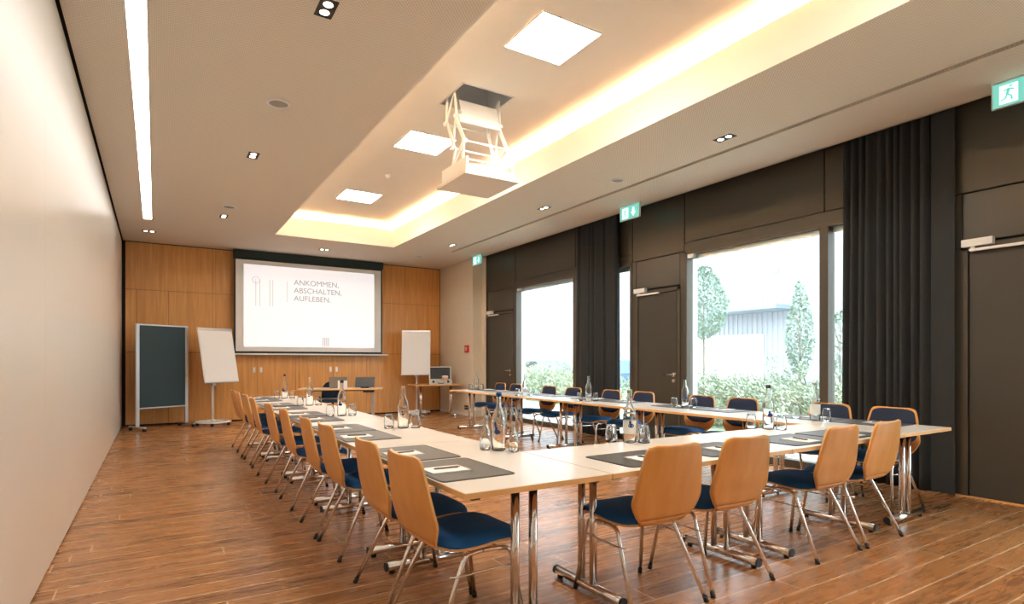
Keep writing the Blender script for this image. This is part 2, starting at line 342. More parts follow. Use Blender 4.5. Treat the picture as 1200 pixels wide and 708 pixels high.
for i, b in enumerate(bays):
    y0, y1 = b['w']; wn = sempty('window_%d' % (i+1), (XF, (y0+y1)/2, 0)); X0 = XF
    def W(name, m, boxes, par=wn, bev=0.0):
        bm = BM()
        for a in boxes: box(bm, a[0]-XF, a[1]-XF, a[2]-(y0+y1)/2, a[3]-(y0+y1)/2, a[4], a[5], 0, bev)
        return struct(name, bm, m, par)
    W('window_frame', M_faf, [(XF-0.01, XF+0.12, y0, y0+0.05, 0, WT), (XF-0.01, XF+0.12, y1-0.05, y1, 0, WT), (XF-0.01, XF+0.12, y0, y1, WT-0.05, WT), (XF-0.01, XF+0.13, y0, y1, 0, 0.09)])
    mu = b['mul']; W('mullion', M_faf, [(XF-0.015, XF+0.12, mu-0.05, mu+0.05, 0.09, WT-0.05)])
    W('outer_reveal', M_reveal, [(XF+0.12, XO+0.03, y1-0.02, y1+0.02, 0, WT), (XF+0.12, XO+0.03, y0-0.02, y0+0.02, 0, WT), (XF+0.12, XO+0.05, y0, y1, 0.0, 0.05), (XF+0.12, XO+0.02, y0, y1, WT-0.04, WT)])
    W('glass_pane', M_glass, [(XF+0.06, XF+0.066, y0+0.05, mu-0.05, 0.09, WT-0.05)])
    W('glass_pane', M_glass, [(XF+0.06, XF+0.066, mu+0.05, y1-0.05, 0.09, WT-0.05)])
    if i < 2: W('blind_bracket', M_alu, [(XF-0.0, XF+0.05, y1-0.16, y1-0.05, WT-0.10, WT-0.05)])
    W('roller_blind_case', M_alu, [(XF+0.09, XF+0.12, y0+0.05, y1-0.05, WT-0.11, WT-0.05)])
    # door of the bay
    y0, y1 = b['d']; a0, a1 = y0+0.09, y1-0.09; dr = sempty('door_%d' % (i+1), (XF, (y0+y1)/2, 0)); cy = (y0+y1)/2
    def D(name, m, boxes, par=dr, bev=0.0):
        bm = BM()
        for a in boxes: box(bm, a[0]-XF, a[1]-XF, a[2]-cy, a[3]-cy, a[4], a[5], 0, bev)
        return struct(name, bm, m, par)
    D('door_frame', M_faf, [(XF-0.012, XF+0.03, y0+0.075, y0+0.13, 0, 2.38), (XF-0.012, XF+0.03, y1-0.13, y1-0.075, 0, 2.38), (XF-0.012, XF+0.03, y0+0.075, y1-0.075, 2.33, 2.38)])
    lf = D('door_leaf', M_fac, [(XF-0.004, XF+0.03, y0+0.145, y1-0.145, 0.012, 2.315)], bev=0.003)
    hy = y0+0.20; bm = BM()
    bmesh.ops.create_cone(bm, cap_ends=True, segments=16, radius1=0.028, radius2=0.028, depth=0.012, matrix=Matrix.Translation((-0.010, hy-cy, 1.08)) @ Matrix.Rotation(PI/2, 4, 'Y'))
    bmesh.ops.create_cone(bm, cap_ends=True, segments=16, radius1=0.026, radius2=0.026, depth=0.01, matrix=Matrix.Translation((-0.009, hy-cy, 0.99)) @ Matrix.Rotation(PI/2, 4, 'Y'))
    tube(bm, bend([(-0.01, hy-cy, 1.08), (-0.06, hy-cy, 1.08), (-0.06, hy-cy+0.15, 1.08)], 0.02), 0.010, 8)
    struct('door_handle', bm, M_chrome, lf)
    cl = D('door_closer', M_white, [(XF-0.075, XF-0.012, y1-0.34, y1-0.10, 2.35, 2.42)], bev=0.006)
    bm = BM(); box(bm, -0.07, -0.035, y1-0.62-cy, y1-0.16-cy, 2.305, 2.33, bev=0.004); box(bm, -0.06, -0.04, y1-0.20-cy, y1-0.17-cy, 2.32, 2.36); struct('closer_arm', bm, M_white, cl)
bm = BM(); box(bm, XF-0.03, XF, 1.15, 2.46, 0, 0.012); box(bm, XF-0.03, XF, 5.75, 6.82, 0, 0.012); struct('trim_1', bm, M_edge)

# ------------------------------------------------------------------ curtains in the gap before the window wall
def curtain(name, y0, y1, folds, label, pinch=0.0, flat=0.0):
    """gathered cloth hanging from the track; flat = width of a plain sheet added to dim the glass strip beside it"""
    root = thing(name, label, 'curtain', (6.43, (y0+y1)/2, 0.015), 0, 'floor length curtains in front of the window wall'); cy = (y0+y1)/2
    bm = BM(); nu = folds*14; nv = 26; H = 3.93; rnd = random.Random(folds); ph = [rnd.uniform(-0.5, 0.5) for _ in range(folds+2)]; am = [rnd.uniform(0.7, 1.15) for _ in range(folds+2)]
    G = []
    for j in range(nv+1):
        v = j/nv; row = []
        for i in range(nu+1):
            u = i/nu; k = u*folds; fi = int(min(k, folds-1e-6)); fr = k-fi
            A = am[fi]*(1-fr)+am[fi+1]*fr; P = ph[fi]*(1-fr)+ph[fi+1]*fr
            amp = 0.060*A*(0.6+0.4*(1-v)) ; a = 2*PI*(k + 0.75*P + 0.25*P*(1-v))
            x = amp*math.sin(a) + 0.012*math.sin(2*a+1)*A + 0.01*math.sin(3*v+5*u)
            y = (y0-cy) + (y1-y0-0.0)*u + 0.018*math.cos(a)*(1-0.3*v)
            y += -pinch*(v)*u if pinch else 0
            row.append(bm.verts.new((x*1.0, y, v*H)))
        G.append(row)
    for j in range(nv):
        for i in range(nu):
            f = bm.faces.new((G[j][i], G[j][i+1], G[j+1][i+1], G[j+1][i])); f.smooth = True
    B = [[bm.verts.new(v.co + Vector((0.004, 0, 0))) for v in row] for row in G]
    for j in range(nv):
        for i in range(nu): f = bm.faces.new((B[j][i], B[j+1][i], B[j+1][i+1], B[j][i+1])); f.smooth = True
    for i in range(nu):
        for j in (0, nv): bm.faces.new((G[j][i], G[j][i+1], B[j][i+1], B[j][i]))
    for j in range(nv):
        for i in (0, nu): bm.faces.new((G[j][i], G[j+1][i], B[j+1][i], B[j][i]))
    obj('cloth', bm, M_curt, root)
    if flat:  # added flat sheet: keeps the shaded glass strip beside the folds from showing bright
        bm = BM(); n = 10
        G = [[bm.verts.new((0.02*math.sin(PI*i/n), y0-cy-flat*i/n, z)) for i in range(n+1)] for z in (0, H)]
        B = [[bm.verts.new(v.co + Vector((0.004, 0, 0))) for v in row] for row in G]
        for i in range(n):
            for Q in (G, B): f = bm.faces.new((Q[0][i], Q[0][i+1], Q[1][i+1], Q[1][i])); f.smooth = True
        for i in (0, n): bm.faces.new((G[0][i], G[1][i], B[1][i], B[0][i]))
        obj('glass_strip_dimmer', bm, M_curt, root, recalc=False, label='flat dark sheet added beside the curtain to dim the window strip')
    bm = BM(); box(bm, -0.02, 0.02, y0-cy-flat, y1-cy, H, H+0.035); obj('curtain_track', bm, M_black, root)
    return root
curtain('curtain', 7.03, 8.12, 8, 'dark gathered curtain between the far window and the middle door')
curtain('curtain', 2.60, 3.42, 10, 'dark gathered curtain behind the near right corner of the tables', flat=0.20)

# ------------------------------------------------------------------ ceiling lights and fittings
t = thing('linear_light', 'long slim recessed linear light strip in the ceiling beside the cream wall', 'ceiling light', ((LX0+LX1)/2, 5.0, ZC))
hw = (LX1-LX0)/2
bm = BM(); box(bm, -hw, hw, -8.1, LY1-5.0, 0.012, 0.018); obj('diffuser', bm, M_lline, t)
bm = BM(); box(bm, -hw-0.004, -hw, -8.1, LY1-5, -0.003, 0.06); box(bm, hw, hw+0.004, -8.1, LY1-5, -0.003, 0.06); box(bm, -hw, hw, LY1-5, LY1-4.996, -0.003, 0.06); box(bm, -hw-0.004, hw+0.004, -8.1, LY1-5, 0.05, 0.06); obj('frame', bm, M_white, t)
# cove LED strips on the coffer ledge
for nm, a, lab in (('right', (CX1+0.07, CX1+0.10, CY0, CY1), 'right long side of the coffer, nearer the windows'), ('left', (CX0-0.10, CX0-0.07, CY0, CY1), 'left long side of the coffer'), ('far', (CX0, CX1, CY1+0.07, CY1+0.10), 'far end of the coffer')):
    t = thing('cove_light', 'hidden warm light strip glowing along the ' + lab, 'cove light', ((a[0]+a[1])/2, (a[2]+a[3])/2, FT-0.04))
    cx, cy = t.location.x, t.location.y
    bxo('led_strip', (a[0]-cx, a[1]-cx, a[2]-cy, a[3]-cy, 0.012, 0.018), M_cove, t); bxo('profile', (a[0]-cx-0.005, a[1]-cx+0.005, a[2]-cy, a[3]-cy, 0, 0.011), M_alu, t)
pl = [('nearest', 3.80), ('middle', 6.62), ('farthest', 9.45), (None, 0.98)]
for nm, y in pl:
    if nm is None: lab = 'square flush light panel in the coffer, overhead behind the viewpoint'
    else: lab = '%s of the three square light panels in the coffer, %s' % (nm, {'nearest': 'in front of the projector lift', 'middle': 'just beyond the projector lift', 'farthest': 'towards the screen'}[nm])
    t = thing('light_panel', lab, 'ceiling light', (2.97, y+0.31, ZU), 0, 'square light panels in the coffer')
    bxo('diffuser', (-0.30, 0.30, -0.30, 0.30, -0.012, -0.006), M_panel, t); 
    bm = BM()
    for a in ((-0.31, -0.30, -0.31, 0.31), (0.30, 0.31, -0.31, 0.31), (-0.30, 0.30, -0.31, -0.30), (-0.30, 0.30, 0.30, 0.31)): box(bm, *a, -0.014, 0)
    obj('frame', bm, M_white, t)
def downlight(x, y, rz, lab):
    t = thing('downlight', lab, 'downlight', (x, y, ZC), rz, 'twin black downlights')
    bm = BM()
    for a in ((-0.058, -0.050, -0.11, 0.11), (0.050, 0.058, -0.11, 0.11), (-0.05, 0.05, -0.11, -0.102), (-0.05, 0.05, 0.102, 0.11)): box(bm, *a, -0.004, 0.0)
    box(bm, -0.05, 0.05, -0.102, 0.102, -0.002, -0.0008)
    obj('black_housing', bm, M_black, t)
    for s in (-1, 1):
        bm = BM(); lathe(bm, [(0, -0.005), (0.027, -0.005), (0.031, -0.004), (0.031, -0.002)], (0, s*0.05, 0)); obj('lamp', bm, M_spot, t)
    return t
for x, y, rz, lab in ((0.975, 3.93, 0, 'twin black downlight in the left ceiling nearest the viewpoint'), (0.955, 7.18, 0, 'second twin black downlight along the left ceiling, beyond the first round speaker'), (0.95, 10.45, 0, 'third twin black downlight along the left ceiling, before the screen'),
        (-0.10, 12.37, PI/2, 'slim twin black downlight at the far left, past the end of the linear light'), (3.05, 12.45, PI/2, 'slim twin black downlight just in front of the screen'),
        (5.13, 3.98, 0, 'twin black downlight in the right ceiling, nearest of that row'), (5.11, 7.28, 0, 'second twin black downlight of the right ceiling row'), (5.15, 10.6, 0, 'farthest twin black downlight of the right ceiling row')):
    downlight(x, y, rz, lab)
def round_fit(x, y, z, r, name, lab, cat):
    t = thing(name, lab, cat, (x, y, z)); bm = BM(); lathe(bm, [(r*0.78, -0.002), (r*0.80, -0.016), (r*0.90, -0.020), (r, -0.012), (r, 0.0)], seg=28); obj('rim', bm, M_white, t)
    bm = BM(); lathe(bm, [(0, -0.010), (r*0.79, -0.006)], seg=28); obj('grille', bm, mat('speaker_grille', (0.35, 0.32, 0.28), 0.7), t)
round_fit(0.96, 5.6, ZC, 0.105, 'ceiling_speaker', 'round flush ceiling speaker beside the left edge of the coffer', 'speaker')
round_fit(0.96, 9.75, ZC, 0.105, 'ceiling_speaker', 'round flush ceiling speaker far down the left ceiling', 'speaker')
round_fit(5.13, 5.64, ZC, 0.095, 'ceiling_speaker', 'round flush ceiling speaker in the right ceiling strip', 'speaker')
round_fit(5.06, 12.1, ZC, 0.10, 'ceiling_speaker', 'round flush ceiling speaker near the beige wall corner', 'speaker')
t = thing('smoke_detector', 'small white round smoke detector inside the coffer beyond the projector lift', 'smoke detector', (3.02, 8.45, ZU))
bm = BM(); lathe(bm, [(0, -0.045), (0.025, -0.045), (0.03, -0.03), (0.05, -0.025), (0.055, 0)]); obj('body', bm, M_white, t)

# ------------------------------------------------------------------ projector lift
t = thing('projector_lift', 'white scissor lift with projector hanging out of the coffer ceiling', 'projector lift', (2.97, 5.5, 4.12))
bm = BM()
for a in ((-0.31, -0.295, -0.28, 0.30), (0.295, 0.31, -0.28, 0.30), (-0.31, 0.31, -0.28, -0.265), (-0.31, 0.31, 0.285, 0.30)): box(bm, *a, -0.005, 0.45)
box(bm, -0.31, 0.31, -0.28, 0.30, 0.44, 0.45); obj('hatch_box', bm, M_silver, t, label='silver metal box inside the ceiling opening')
PZ = -1.02                                                        # plate height below the upper ceiling
PX0, PX1, PY0, PY1 = -0.43, 0.19, -0.56, 0.10
bm = BM(); box(bm, PX0, PX1, PY0, PY1, PZ, PZ+0.03, bev=0.004); obj('cover_plate', bm, M_plaster, t)
bm = BM()
for y in (PY0+0.06, PY1-0.06):
    tube(bm, [(PX0+0.04, y, PZ+0.16), (PX1-0.04, y, PZ+0.16)], 0.012, 8)
for x in (PX0+0.05, PX1-0.05):
    box(bm, x-0.012, x+0.012, PY0+0.05, PY1-0.05, PZ+0.03, PZ+0.19)
obj('carriage', bm, M_white, t)
bm = BM(); box(bm, PX0+0.10, PX1-0.10, PY0+0.10, PY1-0.10, PZ+0.04, PZ+0.145, bev=0.012)
obj('projector', bm, M_white, t)
bm = BM(); bmesh.ops.create_cone(bm, cap_ends=True, segments=18, radius1=0.035, radius2=0.04, depth=0.05, matrix=Matrix.Translation(((PX0+PX1)/2+0.08, PY1-0.09, PZ+0.09)) @ Matrix.Rotation(PI/2, 4, 'X')); obj('lens', bm, M_black, t)
def arm(bm, p, q, w=0.035, th=0.010):
    p = Vector(p); q = Vector(q); d = (q-p); L = d.length; d.normalize(); n = Vector((1, 0, 0)); s = d.cross(n).normalized()
    vs = [p + n*a*th/2 + s*b*w/2 for a in (-1, 1) for b in (-1, 1)] + [q + n*a*th/2 + s*b*w/2 for a in (-1, 1) for b in (-1, 1)]
    v = [bm.verts.new(x) for x in vs]
    for f in ((0, 1, 3, 2), (4, 6, 7, 5), (0, 2, 6, 4), (1, 5, 7, 3), (0, 4, 5, 1), (2, 3, 7, 6)): bm.faces.new([v[i] for i in f])
def lx(s, k): return (0.27*s*(1-k) + ((PX0+PX1)/2 + 0.24*s)*k)
zt, zb = 0.04, PZ+0.17
knee = [(0.0, 0.10, zt), (0.34, 0.02, zt+(zb-zt)*0.36), (0.68, -0.22, zt+(zb-zt)*0.74), (1.0, -0.24, zb)]
for s in (-1, 1):
    bm = BM(); hw = 0.13
    for (k0, y0, z0), (k1, y1, z1) in zip(knee, knee[1:]):
        for o in (-hw, hw):
            xa, xb = lx(s, k0)-0.012*s*(o > 0), lx(s, k1)-0.012*s*(o > 0)
            arm(bm, (xa, y0+o*0.8, z0), (xb, y1+o, z1), 0.045, 0.012)
        arm(bm, (lx(s, k0), y0-hw*0.8, z0), (lx(s, k1), y1+hw, z1), 0.03, 0.010)
        for yy in (y1-hw, y1+hw): bmesh.ops.create_cone(bm, cap_ends=True, segments=10, radius1=0.024, radius2=0.024, depth=0.05, matrix=Matrix.Translation((lx(s, k1), yy, z1)) @ Matrix.Rotation(PI/2, 4, 'Y'))
    obj('lift_arm', bm, M_white, t)
for (k, y, z) in knee[1:3]:
    for yy in (y-0.13, y+0.13): bm = BM(); tube(bm, [(lx(-1, k), yy, z), (lx(1, k), yy, z)], 0.012, 8); obj('cross_bar', bm, M_white, t)
bm = BM(); arm(bm, (0.0, -0.02, zt-0.10), (0.0, -0.10, knee[1][2]), 0.012, 0.46); obj('upper_cover_sheet', bm, M_white, t)
bm = BM(); arm(bm, (-0.04, -0.13, knee[1][2]+0.02), (-0.05, -0.16, knee[1][2]-0.07), 0.014, 0.48); obj('middle_cross_plate', bm, M_white, t)
bm = BM(); box(bm, PX0+0.03, PX1-0.03, PY0+0.04, PY0+0.055, PZ+0.03, PZ+0.10); obj('front_apron', bm, M_white, t)
bm = BM(); tube(bm, [(0.30, 0.1, 0.05), (0.33, 0.12, -0.25), (0.27, 0.05, -0.42), (0.29, 0.0, -0.6), (0.20, -0.1, PZ+0.15)], 0.009, 8); obj('cable', bm, M_alu, t)

# ------------------------------------------------------------------ exit signs
def exit_sign(x, y, lab, flip=False):
    t = thing('exit_sign', lab, 'exit sign', (x, y, ZC), 0, 'green exit signs hanging at the ceiling edge')
    bm = BM(); box(bm, -0.012, 0.012, -0.20, 0.20, -0.215, -0.015, bev=0.003); obj('sign_panel', bm, M_sign, t)
    bm = BM(); box(bm, -0.02, 0.02, -0.21, 0.21, -0.015, 0.0); box(bm, -0.014, 0.014, -0.21, -0.20, -0.22, -0.015); box(bm, -0.014, 0.014, 0.20, 0.21, -0.22, -0.015); box(bm, -0.014, 0.014, -0.21, 0.21, -0.222, -0.215); obj('rim', bm, M_acryl, t)
    # white door field with running figure, white arrow (seen from -x: +y is to the left)
    bm = BM(); box(bm, -0.0135, -0.0125, 0.03, 0.155, -0.195, -0.04); obj('white_door_symbol', bm, M_signw, t)
    bm = BM()
    def st(p, q, r=0.007): tube(bm, [(-0.0145, p[0], p[1]), (-0.0145, q[0], q[1])], r, 6)
    cy, cz = 0.09, -0.11
    lathe(bm, [(0, -0.012), (0.010, -0.006), (0.012, 0), (0.010, 0.006), (0, 0.012)], (-0.0145, cy-0.012, cz+0.052), 10)
    st((cy, cz+0.032), (cy+0.012, cz-0.012), 0.012); st((cy, cz+0.032), (cy-0.035, cz+0.018)); st((cy, cz+0.032), (cy+0.035, cz+0.022))
    st((cy+0.012, cz-0.012), (cy-0.016, cz-0.03)); st((cy-0.016, cz-0.03), (cy-0.02, cz-0.065)); st((cy+0.012, cz-0.012), (cy+0.025, cz-0.045)); st((cy+0.025, cz-0.045), (cy+0.055, cz-0.055))
    obj('running_figure', bm, M_sign, t)
    bm = BM(); prism(bm, [(-0.06, -0.055), (-0.10, -0.055), (-0.10, -0.12), (-0.13, -0.12), (-0.08, -0.185), (-0.03, -0.12), (-0.06, -0.12)], -0.0145, -0.0125, axis='x'); obj('arrow', bm, M_signw, t)
exit_sign(6.10, 1.80, 'green exit sign at the top right, above the near door')
exit_sign(6.10, 6.43, 'green exit sign above the middle door beside the curtain')
exit_sign(6.10, 11.28, 'small distant green exit sign at the beige wall corner')

# ------------------------------------------------------------------ projection screen
t = thing('projection_screen', 'large pull-down projection screen showing a white slide on the oak wall', 'projection screen', (3.02, 13.33, 1.42))
bm = BM(); box(bm, -1.62, 1.62, -0.02, 0.12, 2.06, 2.22); obj('screen_case', bm, M_case, t)
bm = BM(); box(bm, -1.62, 1.60, 0.0, 0.004, 0.03, 2.08); obj('black_border', bm, M_case, t)
bm = BM(); box(bm, -1.585, 1.565, -0.004, 0.0, 0.075, 2.02); obj('screen_cloth', bm, M_scr, t)
bm = BM(); box(bm, -1.43, 1.40, -0.007, -0.005, 0.175, 1.93); im = obj('projected_slide', bm, M_img, t)
bm = BM(); box(bm, -1.75, 1.74, -0.02, 0.02, 0.0, 0.03, bev=0.005); obj('bottom_bar', bm, M_white, t)
def text(s, size, x, z, m, par, y=-0.0085, rot=(PI/2, 0, 0), name='lettering', ext=0.0):
    cu = bpy.data.curves.new('tmp', 'FONT'); cu.body = s; cu.size = size; cu.extrude = ext; cu.offset = 0.0
    o = bpy.data.objects.new('tmp', cu); C.objects.link(o); dg = bpy.context.evaluated_depsgraph_get()
    me = bpy.data.meshes.new_from_object(o.evaluated_get(dg)); bpy.data.objects.remove(o); me.materials.clear(); me.materials.append(m)
    r = bpy.data.objects.new(name, me); C.objects.link(r); r.parent = par; r.location = (x, y, z); r.rotation_euler = rot; return r
for i, s in enumerate(('ANKOMMEN,', 'ABSCHALTEN,', 'AUFLEBEN.')):
    text(s, 0.165, -0.42, 1.55 - i*0.175, M_txt, im)
bm = BM()
for x in (-1.20, -1.12, -0.92, -0.86): box(bm, x, x+0.012, -0.009, -0.0075, 1.05, 1.62)
tube(bm, [(-1.19+0.07*math.cos(k*PI/8), -0.0082, 1.60+0.07*math.sin(k*PI/8)) for k in range(17)], 0.006, 6); box(bm, -0.56, -0.548, -0.009, -0.0075, 1.16, 1.62)
obj('faint_slide_logo', bm, M_txtf, im)
bm = BM()
for x in (0.20, 0.24, 0.28, 0.32): box(bm, x, x+0.025, -0.009, -0.0075, 0.20, 0.40)
obj('small_slide_emblem', bm, M_txtf, im)

# ------------------------------------------------------------------ tables
def table(L, D, label, loc, rz, group='folding conference tables', end_feet=(True, True)):
    """L along local x, D along local y; local origin at the centre on the floor"""
    t = thing('conference_table', label, 'table', loc, rz, group)
    bm = BM(); prism(bm, rrect(-L/2+0.001, L/2-0.001, -D/2, D/2, 0.004, 2), 0.715, 0.739, 1); box(bm, -L/2+0.004, L/2-0.004, -D/2+0.003, D/2-0.003, 0.7385, 0.7405, 0)
    obj('tabletop', bm, [M_top, M_edge], t)
    bm = BM(); 
    for y in (-D*0.20, D*0.20): box(bm, -L/2+0.12, L/2-0.12, y-0.02, y+0.02, 0.688, 0.714)
    obj('under_frame', bm, M_silver, t)
    for s in (-1, 1):
        x = s*(L/2-0.17)
        for y in (-0.05, 0.05):
            bm = BM(); tube(bm, [(x, y, 0.05), (x, y, 0.70)], 0.021, 12); obj('leg', bm, M_chrome, t)
        bm = BM(); tube(bm, [(x, -0.28, 0.042), (x, 0.28, 0.042)], 0.026, 12); f = obj('foot', bm, M_chrome, t)
        for e in (-1, 1):
            bm = BM(); tube(bm, [(x, e*0.28, 0.042), (x, e*0.292, 0.042)], 0.027, 12); tube(bm, [(x, e*0.25, 0.0), (x, e*0.25, 0.03)], 0.017, 8); obj('foot_cap', bm, M_black, f)
        bm = BM(); box(bm, x-0.045, x+0.045, -0.17, 0.17, 0.695, 0.715); box(bm, x+s*0.1-0.03, x+s*0.1+0.03, -D/2+0.05, -D/2+0.09, 0.698, 0.716); box(bm, x+s*0.1-0.03, x+s*0.1+0.03, D/2-0.09, D/2-0.05, 0.698, 0.716); obj('bracket', bm, M_black, t)
    return t
LJ = [2.08, 3.50, 5.09, 6.50, 8.07, 9.50]; DL = 0.79; LXc = 1.07+DL/2
ordn = ['nearest', 'second', 'third', 'fourth', 'farthest']
for i in range(5):
    table(LJ[i+1]-LJ[i], DL, {0: 'pale topped conference table at the near left corner of the U', 4: 'pale topped conference table at the screen end of the left row'}.get(i, 'pale topped conference table, %s from the near corner along the left row' % ordn[i]), (LXc, (LJ[i]+LJ[i+1])/2, 0), PI/2)
RW = [1.862, 3.32, 4.72]
table(RW[1]-RW[0], 0.80, 'pale conference table in the near cross row, beside the near left corner table', ((RW[0]+RW[1])/2, 2.48, 0), 0)
table(RW[2]-RW[1], 0.80, 'pale conference table in the near cross row, towards the window side', ((RW[1]+RW[2])/2, 2.48, 0), 0)
RJ = [2.08, 3.52, 5.06, 6.62, 8.18, 9.85]; RXc = 4.722+0.395
for i in range(5):
    table(RJ[i+1]-RJ[i], 0.79, {0: 'pale topped conference table at the near right corner of the U, by the dark curtain', 4: 'pale topped conference table at the far end of the window side row'}.get(i, 'pale topped conference table, %s from the near corner along the window side row' % ordn[i]), (RXc, (RJ[i]+RJ[i+1])/2, 0), PI/2)

# ------------------------------------------------------------------ chairs
PROF = [(-0.190, 0.862), (-0.178, 0.80), (-0.160, 0.715), (-0.138, 0.62), (-0.118, 0.56), (-0.098, 0.49), (-0.060, 0.442), (-0.005, 0.428), (0.09, 0.436), (0.19, 0.445), (0.28, 0.443), (0.335, 0.428), (0.352, 0.412)]
HW = [0.178, 0.198, 0.216, 0.232, 0.236, 0.196, 0.142, 0.190, 0.228, 0.228, 0.220, 0.202, 0.186]
def prof(t):
    n = len(PROF)-1; k = min(max(t, 0), 1)*n; i = min(int(k), n-1); f = k-i
    def cm(a): p0, p1, p2, p3 = a[max(i-1, 0)], a[i], a[i+1], a[min(i+2, n)]; return 0.5*((2*p1)+(-p0+p2)*f+(2*p0-5*p1+4*p2-p3)*f*f+(-p0+3*p1-3*p2+p3)*f**3)
    return cm([p[0] for p in PROF]), cm([p[1] for p in PROF]), cm(HW)
def shell_pt(t, u, off=0.0, wf=None):
    y, z, w = prof(t); y2, z2, _ = prof(min(t+0.01, 1)); y1, z1, _ = prof(max(t-0.01, 0)); d = Vector((0, y2-y1, z2-z1)).normalized(); n = Vector((0, -d.z, d.y))   # towards the sitter
    if wf is not None: w = wf(t, w)
    dish = 0.030*u*u*(1-min(1, t/0.5))*(w/0.2) + 0.010*u*u*(1 if t > 0.5 else 0)
    return Vector((u*w, y, z)) + n*(off+dish)
def sheet(name, t0, t1, nt, nu, m, par, th=0.011, wf=None, label=None):
    bm = BM(); G = [[bm.verts.new(shell_pt(t0+(t1-t0)*j/nt, -1+2*i/nu, 0, wf)) for i in range(nu+1)] for j in range(nt+1)]
    for j in range(nt):
        for i in range(nu): f = bm.faces.new((G[j][i], G[j][i+1], G[j+1][i+1], G[j+1][i])); f.smooth = True
    B = [[bm.verts.new(shell_pt(t0+(t1-t0)*j/nt, -1+2*i/nu, -th, wf)) for i in range(nu+1)] for j in range(nt+1)]
    for j in range(nt):
        for i in range(nu): f = bm.faces.new((B[j][i], B[j+1][i], B[j+1][i+1], B[j][i+1])); f.smooth = True
    def rim(a, b): f = bm.faces.new((a[0], a[1], b[1], b[0])); f.material_index = 1
    for i in range(nu): rim((G[0][i], G[0][i+1]), (B[0][i], B[0][i+1])); rim((G[nt][i], G[nt][i+1]), (B[nt][i], B[nt][i+1]))
    for j in range(nt): rim((G[j][0], G[j+1][0]), (B[j][0], B[j+1][0])); rim((G[j][nu], G[j+1][nu]), (B[j][nu], B[j+1][nu]))
    return obj(name, bm, [m, M_edge], par, label)
TB = 0.44
def w_back(t, w):
    if t < 0.055: k = 1-t/0.055; return w - 0.050*(1-math.sqrt(max(0, 1-k*k)))
    return w
def w_seat(t, w):
    if t > 0.94: k = (t-0.94)/0.06; return w - 0.045*(1-math.sqrt(max(0, 1-k*k)))
    return w
def pad(name, t0, t1, nt, nu, H, inset, m, par, r0, r1):
    """puffy cushion on the sitter's side, rounded ends"""
    bm = BM()
    def wf(t, w):
        s = (t-t0)/(t1-t0); w = w-inset
        if s < r0: k = 1-s/r0; w *= math.sqrt(max(0.0, 1-(0.92*k)**2.6))
        if s > 1-r1: k = (s-1+r1)/r1; w *= math.sqrt(max(0.0, 1-(0.92*k)**2.6))
        return w
    def hh(s, u): return H*(1-abs(u)**5)*(1-abs(2*s-1)**9)
    G = []; B = []
    for j in range(nt+1):
        s = 0.5-0.5*math.cos(PI*j/nt); t = t0+(t1-t0)*s
        G.append([bm.verts.new(shell_pt(t, math.sin(PI/2*(-1+2*i/nu)), 0.004+hh(s, math.sin(PI/2*(-1+2*i/nu))), wf)) for i in range(nu+1)])
        B.append([bm.verts.new(shell_pt(t, math.sin(PI/2*(-1+2*i/nu)), 0.001, wf)) for i in range(nu+1)])
    for j in range(nt):
        for i in range(nu):
            f = bm.faces.new((G[j][i], G[j][i+1], G[j+1][i+1], G[j+1][i])); f.smooth = True
            bm.faces.new((B[j][i], B[j+1][i], B[j+1][i+1], B[j][i+1]))
    for i in range(nu): bm.faces.new((G[0][i], B[0][i], B[0][i+1], G[0][i+1])); bm.faces.new((G[nt][i], G[nt][i+1], B[nt][i+1], B[nt][i]))
    for j in range(nt): bm.faces.new((G[j][0], G[j+1][0], B[j+1][0], B[j][0])); bm.faces.new((G[j][nu], B[j][nu], B[j+1][nu], G[j+1][nu]))
    return obj(name, bm, m, par)
chair = thing('meeting_chair', '', 'chair', (0, 0, 0))
sheet('backrest', 0.0, TB, 22, 14, M_beech, chair, wf=w_back)
sheet('seat', TB, 1.0, 22, 14, M_beech, chair, wf=w_seat)
pad('back_cushion', 0.022, 0.36, 18, 12, 0.018, 0.018, M_navy, chair, 0.14, 0.45)
pad('seat_cushion', 0.45, 0.985, 20, 12, 0.048, 0.0, M_blue, chair, 0.18, 0.16)
for s in (-1, 1):
    bm = BM(); tube(bm, bend([(s*0.240, 0.350, 0.012), (s*0.202, 0.285, 0.405), (s*0.196, 0.14, 0.412)], 0.045), 0.0115, 10); lg = obj('leg', bm, M_chrome, chair)
    bm = BM(); tube(bm, [(s*0.241, 0.352, 0.0), (s*0.238, 0.347, 0.03)], 0.0135, 10); obj('foot_cap', bm, M_black, lg)
    bm = BM(); tube(bm, bend([(s*0.252, -0.145, 0.012), (s*0.196, 0.045, 0.403), (s*0.196, 0.10, 0.410), (s*0.196, 0.14, 0.412)], 0.03), 0.0115, 10); lg = obj('leg', bm, M_chrome, chair)
    bm = BM(); tube(bm, [(s*0.2535, -0.149, 0.0), (s*0.2495, -0.137, 0.03)], 0.0135, 10); obj('foot_cap', bm, M_black, lg)
bm = BM()
for y in (0.075, 0.215): tube(bm, bend([(-0.190, y, 0.408), (-0.15, y, 0.419), (0.15, y, 0.419), (0.190, y, 0.408)], 0.02), 0.009, 8)
for s in (-1, 1): tube(bm, bend([(s*0.209, 0.298, 0.33), (s*0.232, 0.26, 0.335), (s*0.232, 0.0, 0.328), (s*0.206, -0.038, 0.325)], 0.03), 0.0045, 6)
obj('seat_frame', bm, M_chrome, chair)
CH0 = [chair]
def place_chair(x, y, rz, label, group):
    if CH0:
        o = CH0.pop(); o.location = (x, y, 0); o.rotation_euler = (0, 0, rz); o['label'] = label; o['group'] = group; return o
    return dup(chair, (x, y, 0), rz, label, group)
